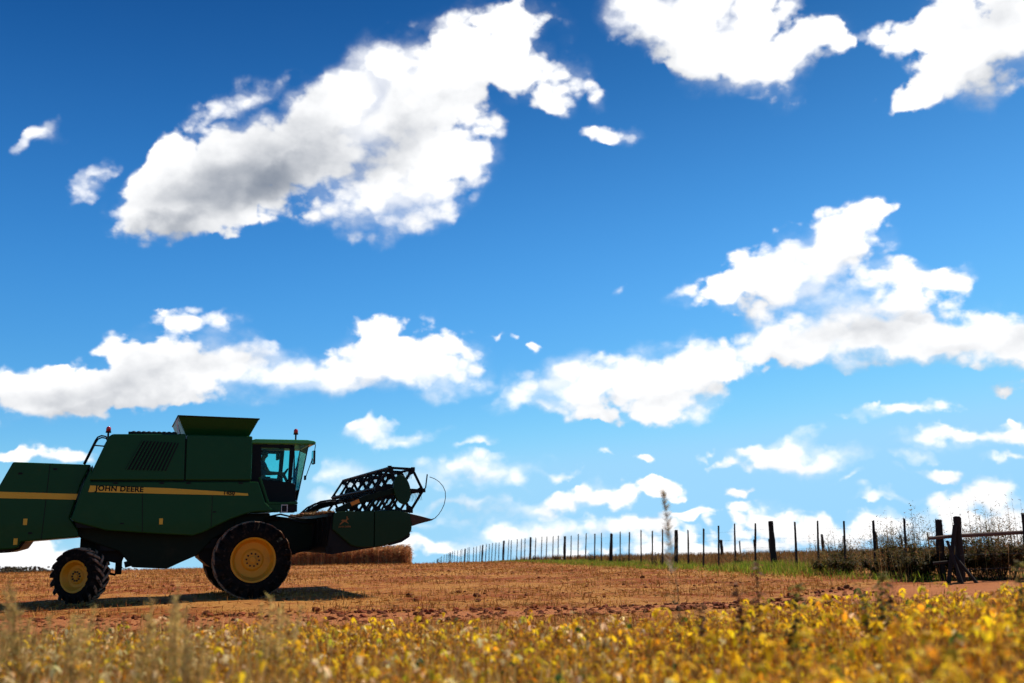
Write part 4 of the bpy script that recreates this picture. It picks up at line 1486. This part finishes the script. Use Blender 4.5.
pb.build('pole', matte('bare_pole', (0.10, 0.055, 0.04), 0.85, 0.4, 9.0, 0.4), gate)
br = MB()
br.tube([(-0.02, 0.10, 1.30), (-0.2, 0.16, 0.7), (-0.42, 0.25, -0.02)], [0.055, 0.05, 0.05], 8)
br.build('brace', WOOD_DARK, gate)
br = MB()
br.tube([(-0.18, 0.18, 0.62), (0.12, 0.5, -0.02)], 0.04, 7)
br.tube([(-0.30, 0.2, 0.95), (-0.24, 0.55, -0.02)], 0.035, 7)
br.build('prop_stick', WOOD_DARK, gate)
br = MB()
br.tube([(-0.60, 0.0, 0.45), (0.0, 0.12, 0.5)], 0.035, 7)
br.build('lower_rail', WOOD_DARK, gate)
o = post_mesh(1.5, 0.11, 0.1, (0.02, 0.0), sides=9).build('gate_post', WOOD_DARK, gate)
o.location = (4.15, 0.0, 0.0)
w = MB()
for hz in (0.3, 0.62):
    w.tube([(0, 0.11, hz), (1.56, 0.10, hz + 0.02), (4.15, 0.10, hz)], 0.004, 4)
w.build('wire', WIRE, gate)

# ================================================================== vegetation
YEL = (0.95, 0.64, 0.02)
GOLD = (0.85, 0.40, 0.02)
PALEL = (0.92, 0.72, 0.36)
BROWN = (0.38, 0.17, 0.03)
LIME = (0.50, 0.46, 0.03)
GREENL = (0.07, 0.12, 0.02)
STEM = (0.40, 0.21, 0.055)


def rnd(a, b):
    return random.uniform(a, b)


# --- soybean crop in the foreground
random.seed(77)
crop = Cards()


def soy_plant(x, y, h, lively):
    z0 = terrain(x, y)
    lean = (rnd(-0.12, 0.12), rnd(-0.12, 0.12))
    top = np.array((x + lean[0] * h, y + lean[1] * h, z0 + h))
    base = np.array((x, y, z0 - 0.02))
    crop.stem([base, (base + top) / 2 + np.array((rnd(-.02, .02), rnd(-.02, .02), 0)), top], 0.0045, 0.002, jit(STEM, 0.35), 3)
    nb = random.randint(4, 6)
    for b in range(nb):
        u = rnd(0.25, 0.95)
        p = base + (top - base) * u
        a = rnd(0, 6.283)
        L = h * rnd(0.18, 0.42)
        q = p + np.array((math.cos(a) * L * 0.65, math.sin(a) * L * 0.65, L * rnd(0.35, 0.9)))
        crop.blade(p, q, 0.006, jit(STEM, 0.4))
        # pods and shrivelled leaves along the branch
        for _ in range(random.randint(4, 7)):
            c = p + (q - p) * rnd(0.2, 1)
            crop.blade(c, c + np.array((rnd(-.03, .03), rnd(-.03, .03), rnd(-.06, .05))), rnd(0.010, 0.016), jit(random.choice((BROWN, BROWN, STEM, GOLD)), 0.4), segs=2)
        # a leaf of three leaflets at the end of the petiole
        roll = random.random()
        if roll < 0.46 * lively:
            c = jit(YEL, 0.25)
        elif roll < 0.57 * lively:
            c = jit(GOLD, 0.3)
        elif roll < 0.66:
            c = jit(PALEL, 0.3)
        elif roll < 0.73:
            c = jit(LIME, 0.35)
        elif roll < 0.77:
            c = jit(GREENL, 0.35)
        else:
            c = jit(BROWN, 0.4)
        s = rnd(0.028, 0.066 + 0.016 * min(1.0, max(0.0, x / y / 0.3))) if roll < 0.77 else rnd(0.025, 0.042)
        a0 = rnd(0, 6.283)
        for t in range(3 if random.random() < 0.6 else 2):
            aa = a0 + (t - 1) * 1.35
            crop.leaf(q, (math.cos(aa), math.sin(aa), rnd(-1.6, 0.5)), s, s * rnd(0.42, 0.68), c, rnd(0.15, 0.6), rnd(0.05, 0.3))


count = 0
while count < 2700:
    y = 3.3 + 8.3 * random.random() ** 0.8
    x = rnd(-1, 1) * (0.60 * y + 0.5)
    t = x / y
    right = min(1.0, max(0.0, (t - 0.12) / 0.28))
    edge = 10.3 + 1.0 * right + (vnoise(x * 0.8, 2.2) - 0.5) * 1.2
    if y > edge:
        continue
    patch = vnoise(x * 0.9 + 4, y * 0.9)
    if random.random() > 0.45 + 0.8 * patch:
        continue
    h = (0.36 + 0.15 * right + 0.10 * patch) * rnd(0.75, 1.18)
    soy_plant(x, y, h, (0.45 if t < -0.3 else 0.85 if t < 0.12 else 1.12))
    count += 1
# grassy stems mixed into the crop, thickest at the left
for k in range(18000):
    y = rnd(3.4, 10.8)
    x = rnd(-1, 1) * (0.60 * y + 0.5)
    if random.random() > (0.95 if x / y < -0.25 else 0.62 if x / y < 0.1 else 0.42):
        continue
    z0 = terrain(x, y)
    h = rnd(0.25, 0.58) * (1.12 if x / y < -0.2 else 1.0)
    c = jit(random.choice(((0.54, 0.38, 0.14), (0.36, 0.29, 0.08), (0.60, 0.36, 0.11), (0.34, 0.15, 0.03))), 0.3)
    crop.blade((x, y, z0), (x + rnd(-.1, .1), y + rnd(-.1, .1), z0 + h), rnd(0.007, 0.015), c, (rnd(-.06, .06), rnd(-.06, .06), -0.02), 3)
tag(crop.build('crop_plants', M_LEAF), 'ripening soybean crop with yellow leaves along the near edge of the field', kind='stuff')

# --- stubble and straw over the harvested field
random.seed(31)
stub = Cards()
STUB = ((0.44, 0.20, 0.045), (0.36, 0.15, 0.03), (0.54, 0.28, 0.08), (0.26, 0.09, 0.02), (0.36, 0.13, 0.028))


def on_track(x, y, m=0.0):
    return abs(y - track_mid(x)) < track_half(x) + m


n = 0
while n < 30000:
    y = 12.0 + 54 * random.random() ** 1.35
    x = rnd(-0.66, 0.60) * y
    fx = 8.50 - 1.91 * (y - 31) / 7.9
    if x > fx - 0.6 and y < 95:
        continue
    if on_track(x, y) and random.random() < 0.93:
        continue
    if vnoise(x * 0.30 + 3, y * 0.8 + 7) < 0.42 and random.random() < 0.85:
        continue
    z = terrain(x, y)
    k = 1 + max(0, y - 24) / 40
    c = jit(random.choice(STUB), 0.3)
    if random.random() < 0.55:
        y = round(y / 0.55) * 0.55 + random.gauss(0, 0.05) + 0.012 * x
        z = terrain(x, y)
        stub.blade((x, y, z - 0.01), (x + rnd(-.05, .05), y + rnd(-.05, .05), z + rnd(0.06, 0.17)), rnd(0.012, 0.024) * k, c)
    else:
        a = rnd(0, 6.283)
        L = rnd(0.08, 0.24)
        stub.blade((x, y, z + rnd(0.01, 0.05)), (x + math.cos(a) * L, y + math.sin(a) * L, z + rnd(0.01, 0.08)), rnd(0.012, 0.022) * k, c)
    n += 1
tag(stub.build('stubble', M_STRAW), 'short cut stubble and loose straw over the harvested field', kind='stuff')

clod = Cards()
for k in range(2500):
    if k < 1700:
        x = rnd(-13, 7.5)
        y = track_mid(x) + rnd(-1.15, 1.15) * track_half(x)
    else:
        y = rnd(13, 42)
        x = rnd(-0.6, 0.3) * y
    if k >= 1700 and vnoise(x * 0.25 + 11, y * 0.7) < 0.5:
        continue
    ra = rnd(0.018, 0.055) * (1.7 if random.random() < 0.15 else 1)
    clod.lump((x, y, terrain(x, y) + ra * 0.3), ra, jit((0.17, 0.042, 0.012), 0.35))
tag(clod.build('soil_clods', M_SOIL), 'loose red soil clods on the bare track', kind='stuff')

# --- grass along the fence, dry crop behind it
random.seed(8)
grass = Cards()
n = 0
while n < 26000:
    u = -1.15 + 8.0 * random.random() ** 1.5
    x, y = fence_at(u)
    d = random.gauss(0.65, 0.7 if u > 0 else 0.8)
    x, y = x - 0.97 * d + rnd(-.3, .3), y - 0.23 * d + rnd(-2, 2)
    if on_track(x, y, -0.3):
        continue
    if vnoise(x * 0.7, y * 0.5) < 0.25:
        continue
    if u < -0.35 and random.random() < 0.9:
        continue
    z = terrain(x, y)
    near = max(0.35, 1 - u * 0.13)
    h = rnd(0.10, 0.28) * near * (0.6 + 0.8 * vnoise(x * 0.5 + 20, y * 0.5))
    c = jit(random.choice(((0.14, 0.22, 0.018), (0.20, 0.28, 0.022), (0.28, 0.28, 0.03), (0.10, 0.15, 0.015), (0.34, 0.24, 0.06))), 0.35)
    grass.blade((x, y, z - 0.01), (x + rnd(-.08, .08), y + rnd(-.08, .08), z + h), rnd(0.012, 0.026), c, (rnd(-.06, .06), rnd(-.06, .06), 0), 2)
    n += 1
tag(grass.build('grass', M_LEAF), 'green grass strip along the foot of the fence', kind='stuff')

dry = Cards()
n = 0
while n < 16000:
    y = rnd(28, 70)
    fx = 8.50 - 1.91 * (y - 31) / 7.9
    x = fx + 0.5 + rnd(0, 1) ** 1.2 * 32
    if x / y > 0.66:
        continue
    z = terrain(x, y)
    h = rnd(0.18, 0.42)
    c = jit(random.choice(((0.30, 0.17, 0.05), (0.22, 0.11, 0.035), (0.36, 0.23, 0.08), (0.16, 0.11, 0.03), (0.13, 0.06, 0.02))), 0.3)
    dry.blade((x, y, z - 0.02), (x + rnd(-.14, .14), y + rnd(-.14, .14), z + h), rnd(0.025, 0.055), c, (rnd(-.05, .05), 0, 0), 2)
    n += 1
tag(dry.build('dry_grass', M_STRAW), 'dry golden crop standing on the rise behind the fence', kind='stuff')

# --- uncut maize far off on the crest
random.seed(4)
mz = Cards()
for k in range(9000):
    y = 76 + 15 * random.random() ** 1.6
    x = (rnd(-18.9, -9.0) + random.gauss(0, 0.12)) * y / 78
    z = terrain(x, y)
    h = rnd(1.0, 1.72) * (0.9 + 0.22 * vnoise(x * 0.5, y * 0.3)) + (1.11 - z) * 0.6
    c = jit(random.choice(((0.52, 0.24, 0.09), (0.42, 0.18, 0.07), (0.60, 0.33, 0.14), (0.30, 0.12, 0.045))), 0.3)
    dx = rnd(-.12, .12)
    mz.blade((x, y, z - 0.05), (x + dx, y + rnd(-.1, .1), z + h), rnd(0.05, 0.10), c, (0, 0, 0), 2)
    for q in range(2):
        hz = h * rnd(0.35, 0.95)
        a = rnd(0, 6.283)
        mz.blade((x, y, z + hz), (x + math.cos(a) * 0.3, y + math.sin(a) * 0.3, z + hz - rnd(-.1, .25)), 0.07, jit(c, 0.2))
tag(mz.build('standing_maize', M_LEAF), 'strip of dry brown maize still standing on the crest behind the header', kind='stuff')

# --- distant trees at the far left
tl = Cards()
for k in range(2600):
    y = rnd(560, 640)
    cx = random.choice((-335, -328, -322, -300, -345, -352, -290, -312, -360, -275, -262))
    hh = 8.2 if cx in (-322, -328) else 5.6
    x = cx + random.gauss(0, 3.0)
    z = terrain(x, y) + hh * random.random() ** 0.7
    tl.lump((x, y, z), rnd(0.5, 1.1), jit((0.11, 0.085, 0.05), 0.4), 0.8)
tag(tl.build('treeline', M_LEAF), 'low distant trees on the plain seen under the harvester', kind='stuff')


# --- single weeds and shrubs
def weed(name, label, cat, x, y, h, kind, seed, group=None, tone=1.0):
    random.seed(seed)
    z = terrain(x, y)
    root = empty(name, loc=(x, y, z))
    tag(root, label, cat, group)
    stc, lfc = Cards(), Cards()
    pal = {'plume': ((0.34, 0.26, 0.08), (0.66, 0.46, 0.16)), 'dark': ((0.10, 0.055, 0.022), (0.17, 0.085, 0.035)),
           'green': ((0.16, 0.17, 0.04), (0.26, 0.26, 0.06))}[kind]
    pal = [tuple(v * tone for v in c) for c in pal]
    ns = {'plume': 9, 'dark': 1, 'green': 2}[kind]
    for s in range(ns):
        fan = 0.0 if ns == 1 else 0.14
        tip = np.array((rnd(-fan, fan) * h + rnd(-.03, .03), rnd(-fan, fan) * h, h * (1 if s == 0 else rnd(0.6, 0.95))))
        mid_ = tip * 0.5 + np.array((rnd(-.02, .02), rnd(-.02, .02), 0))
        b = np.array((rnd(-.03, .03), rnd(-.03, .03), -0.03)) * (0 if ns == 1 else 1)
        stc.stem([b, mid_, tip], 0.009 if kind != 'plume' else 0.0035, 0.002, jit(pal[0], 0.2), 4)
        if kind == 'plume':
            for _ in range(75):
                u = 1 - 0.42 * random.random() ** 1.3
                c = b + (tip - b) * u
                a = rnd(0, 6.283)
                L = rnd(0.02, 0.07) * (1.15 - abs(u - 0.8) * 2.5)
                lfc.blade(c, c + np.array((math.cos(a) * L, math.sin(a) * L, L * rnd(0.2, 1.1))), 0.007, jit(pal[1], 0.3))
            for _ in range(5):
                u = rnd(0.05, 0.5)
                c = b + (tip - b) * u
                a = rnd(0, 6.283)
                L = h * rnd(0.2, 0.35)
                lfc.blade(c, c + np.array((math.cos(a) * L * 0.5, math.sin(a) * L * 0.5, L * 0.8)), 0.011, jit(pal[0], 0.3), (math.cos(a) * .08, math.sin(a) * .08, -0.08), 3)
        elif kind == 'dark':
            for _ in range(int(60 + 60 * h)):
                u = rnd(0.15, 1.0)
                c = b + (mid_ - b) * min(1, u * 2) if u < 0.5 else mid_ + (tip - mid_) * (u - 0.5) * 2
                a = rnd(0, 6.283)
                L = rnd(0.035, 0.10)
                lfc.leaf(c, (math.cos(a), math.sin(a), rnd(-0.2, 0.9)), L, L * 0.55, jit(pal[1], 0.4), 0.3, 0.2)
        else:
            for _ in range(90):
                u = rnd(0.35, 1.0) ** 0.7
                c = b + (tip - b) * u
                a = rnd(0, 6.283)
                L = rnd(0.04, 0.085)
                lfc.leaf(c, (math.cos(a), math.sin(a), rnd(-0.2, 0.8)), L, L * 0.5, jit(pal[1], 0.4), 0.3, 0.2)
    stc.build('stem', M_STRAW, root)
    lfc.build('seed_head' if kind == 'plume' else 'leaves', M_LEAF, root)
    return root


def shrub(name, label, cat, x, y, h, w, pal, leaves, seed, group=None, stalks=8, leafsize=0.06):
    random.seed(seed)
    z = terrain(x, y)
    root = empty(name, loc=(x, y, z))
    tag(root, label, cat, group)
    stc, lfc = Cards(), Cards()
    tips = []
    for s in range(stalks):
        a = rnd(0, 6.283)
        rr = w * 0.5 * random.random() ** 0.6
        hh = h * rnd(0.55, 1.0) * (1 - 0.35 * (rr / (w * 0.5)) ** 2)
        tip = np.array((math.cos(a) * rr, math.sin(a) * rr * 0.8, hh))
        b = np.array((math.cos(a) * rr * 0.35, math.sin(a) * rr * 0.3, -0.05))
        mid_ = (b + tip) / 2 + np.array((rnd(-.06, .06), rnd(-.06, .06), 0.03))
        stc.stem([b, mid_, tip], 0.011, 0.003, jit((0.07, 0.045, 0.03), 0.3), 4)
        segs = [(b, mid_), (mid_, tip)]
        for _ in range(6):
            u = rnd(0.3, 1.0)
            p = b + (mid_ - b) * u * 2 if u < 0.5 else mid_ + (tip - mid_) * (u - 0.5) * 2
            a2 = rnd(0, 6.283)
            L = h * rnd(0.10, 0.28)
            q = p + np.array((math.cos(a2) * L * 0.7, math.sin(a2) * L * 0.7, L * rnd(0.3, 0.9)))
            stc.blade(p, q, 0.010, jit((0.08, 0.05, 0.03), 0.3))
            segs.append((p, q))
        tips.append(segs)
    # dry flowering stalks and grass standing up through the bush
    for k in range(int(26 * w)):
        a, rr = rnd(0, 6.283), w * 0.55 * random.random() ** 0.5
        b = np.array((math.cos(a) * rr, math.sin(a) * rr * 0.7, -0.03))
        t_ip = b + np.array((rnd(-.12, .12), rnd(-.1, .1), h * rnd(0.65, 1.12)))
        cst = jit(random.choice(((0.32, 0.19, 0.06), (0.20, 0.11, 0.035), (0.42, 0.26, 0.10), (0.18, 0.15, 0.04))), 0.3)
        stc.blade(b, t_ip, 0.014, cst, (rnd(-.08, .08), 0, -0.02), 3)
        for _ in range(9):
            c = b + (t_ip - b) * rnd(0.55, 1.0)
            a2, L = rnd(0, 6.283), rnd(0.03, 0.09)
            stc.blade(c, c + np.array((math.cos(a2) * L, math.sin(a2) * L, L * rnd(0.1, 0.9))), 0.014, jit(cst, 0.3))
    for k in range(leaves):
        segs = random.choice(tips)
        p, q = random.choice(segs if random.random() < 0.6 else segs[1:])
        c = p + (q - p) * rnd(0.1, 1.05) + np.array((rnd(-.04, .04), rnd(-.04, .04), rnd(-.04, .04)))
        if c[2] > h * 0.62 and random.random() < 0.6:
            continue
        a = rnd(0, 6.283)
        L = leafsize * rnd(0.6, 1.3) * (1.35 if c[2] < h * 0.5 else 0.8)
        lfc.leaf(c, (math.cos(a), math.sin(a), rnd(-0.5, 0.7)), L, L * rnd(0.28, 0.5), jit(random.choice(pal), 0.35), 0.3, 0.15)
    stc.build('stems', M_STRAW, root)
    lfc.build('leaves', M_LEAF, root)
    return root


DG = ((0.025, 0.03, 0.007), (0.045, 0.045, 0.010), (0.075, 0.05, 0.014))
MIXG = ((0.05, 0.055, 0.012), (0.11, 0.075, 0.02), (0.15, 0.085, 0.025), (0.07, 0.075, 0.014))
DRYG = ((0.10, 0.05, 0.02), (0.14, 0.08, 0.03), (0.06, 0.04, 0.016), (0.05, 0.055, 0.016))
SH = 'bushes growing along the fence by the gate'
#       label, x, y, height, width, palette, leaves, stalks
SHRUBS = (
    ('sparse brown weedy bush between the leaning fence post and the stouter stake', 10.35, 29.3, 0.85, 1.3, DRYG, 420, 9),
    ('low leafy green bush under the wires, left of the stouter stake', 9.75, 27.4, 0.55, 1.4, MIXG, 700, 9),
    ('tall thin dry bush rising beside the stouter stake', 11.0, 27.0, 1.15, 1.1, DRYG, 420, 10),
    ('dark spreading bush at the foot of the stouter stake', 10.5, 25.4, 0.60, 1.5, DG, 900, 10),
    ('tall stalky brown bush left of the first gate post', 11.15, 25.6, 1.30, 1.2, MIXG, 620, 11),
    ('dense dark bush against the first gate post', 10.35, 23.7, 0.72, 1.2, DG, 950, 10),
    ('dark tangled bush behind the gap of the gate', 11.6, 23.6, 0.95, 1.4, DG, 1000, 12),
    ('brown leafy bush hanging over the gate pole', 12.1, 22.9, 1.05, 1.2, DRYG, 800, 11),
    ('tall spindly bush standing above the gate pole', 12.5, 24.2, 1.45, 1.2, MIXG, 520, 10),
    ('dense bush at the right edge behind the pole', 13.4, 23.4, 1.0, 1.6, DG, 1100, 12),
)
for i, (lab, x, y, h, w_, pal, lv, stk) in enumerate(SHRUBS):
    shrub('bush', lab, 'bush', x - 0.40, y - 0.3, h * 1.32, w_ * 1.4, pal, int(lv * 3.6), 100 + i, SH, stk + 14, 0.085)
SW = 'small dark weeds at the foot of the fence'
for i, (lab, n, off, h, w_, pal) in enumerate((
        ('knee-high dark weed tuft left of the leaning fence post', 0.30, -0.15, 0.55, 0.7, MIXG),
        ('dark weed clump left of the second thick post', 1.22, -0.1, 0.60, 0.9, DRYG),
        ('small dark weed by the fence under the tall feathery weed', 1.75, -0.1, 0.50, 0.8, MIXG),
        ('dark weed tuft close to the third thick post', 2.35, -0.1, 0.50, 0.6, DRYG),
        ('small dark tuft at the foot of the fourth thick post', 3.15, -0.1, 0.45, 0.7, DRYG),
        ('tiny dark tuft farthest along the fence foot', 3.85, 0.0, 0.40, 0.6, DRYG))):
    x, y = fence_at(n)
    shrub('weed', lab, 'weed', x + off, y, h, w_, pal, 260, 140 + i, SW, 7, 0.07)

TW = 'tall weeds standing out of the foreground crop'
WEEDS = (
    # name, label, category, x, y, height, kind, tone
    ('tall_grass', 'broad pale feathery grass clump in front of the harvester belly', -2.10, 5.9, 0.96, 'plume', 1.0),
    ('tall_grass', 'pale grass plume just left of the broad feathery clump', -2.32, 6.0, 0.86, 'plume', 0.9),
    ('tall_grass', 'pale grass plume in front of the rear wheel rim', -2.98, 6.4, 0.82, 'plume', 1.0),
    ('tall_grass', 'greenish grass plume at the front edge of the rear wheel', -3.15, 6.1, 1.02, 'plume', 0.75),
    ('tall_grass', 'thin grass plume nearest the left edge of the picture', -3.05, 5.45, 0.98, 'plume', 0.7),
    ('tall_grass', 'short pale plume leaning across the front tyre', -1.62, 6.4, 0.86, 'plume', 1.0),
    ('tall_grass', 'low wispy plume left of the front tyre', -1.85, 5.4, 0.72, 'plume', 0.8),
    ('tall_weed', 'tallest feathery grey weed reaching above the fence tops', 1.24, 7.4, 1.56, 'feather', 0.7),
    ('tall_weed', 'dark leafy weed stalk in front of the second thick fence post', 1.90, 7.6, 0.98, 'dark', 1.0),
    ('tall_weed', 'shorter dark stalk left of the dark leafy stalk', 1.72, 7.3, 0.86, 'dark', 1.0),
    ('tall_weed', 'small dark stalk beside the tallest weed', 1.36, 7.0, 0.72, 'dark', 1.1),
    ('tall_weed', 'bushy greenish weed below the leaning fence post', 1.98, 7.0, 0.84, 'green', 0.8),
    ('tall_weed', 'dark weed in the yellow crop before the stouter stake', 2.62, 7.0, 0.92, 'green', 0.7),
    ('tall_weed', 'thin dark stalk at the left end of the pale track', 2.95, 7.6, 0.86, 'dark', 1.0),
    ('tall_weed', 'leafy dark weed in front of the gate pole', 3.86, 7.2, 0.98, 'green', 0.7),
    ('tall_weed', 'dark stalk at the right edge in front of the gate', 4.05, 7.3, 0.86, 'dark', 1.2),
)
for i, (nm, lab, x, y, h, kind, tone) in enumerate(WEEDS):
    if kind != 'feather':
        weed(nm, lab, 'weed' if nm == 'tall_weed' else 'grass clump', x, y, h, kind, 300 + i, TW, tone)
        continue
    random.seed(300 + i)
    root = empty(nm, loc=(x, y, terrain(x, y)))
    tag(root, lab, 'weed', TW)
    stc, lfc = Cards(), Cards()
    tip = np.array((-0.05, 0.0, h))
    stc.stem([(0, 0, -0.03), (0.015, 0, h * 0.5), tip], 0.006, 0.002, (0.20, 0.16, 0.09), 5)
    for k in range(330):
        u = 1 - 0.40 * random.random() ** 1.5
        c = tip * u + np.array((0.015 * (1 - u), 0, 0))
        a = rnd(0, 6.283)
        L = rnd(0.02, 0.085) * (0.55 + 0.9 * (1 - u) * 1.5)
        lfc.blade(c, c + np.array((math.cos(a) * L, math.sin(a) * L, L * rnd(0.3, 1.4))), 0.006, jit((0.42, 0.34, 0.24), 0.4))
    for k in range(60):
        u = rnd(0.2, 0.6)
        c = tip * u
        a = rnd(0, 6.283)
        L = rnd(0.04, 0.10)
        lfc.leaf(c, (math.cos(a), math.sin(a), 0.4), L, L * 0.3, jit((0.10, 0.10, 0.04), 0.3))
    stc.build('stem', M_STRAW, root)
    lfc.build('seed_head', M_LEAF, root)
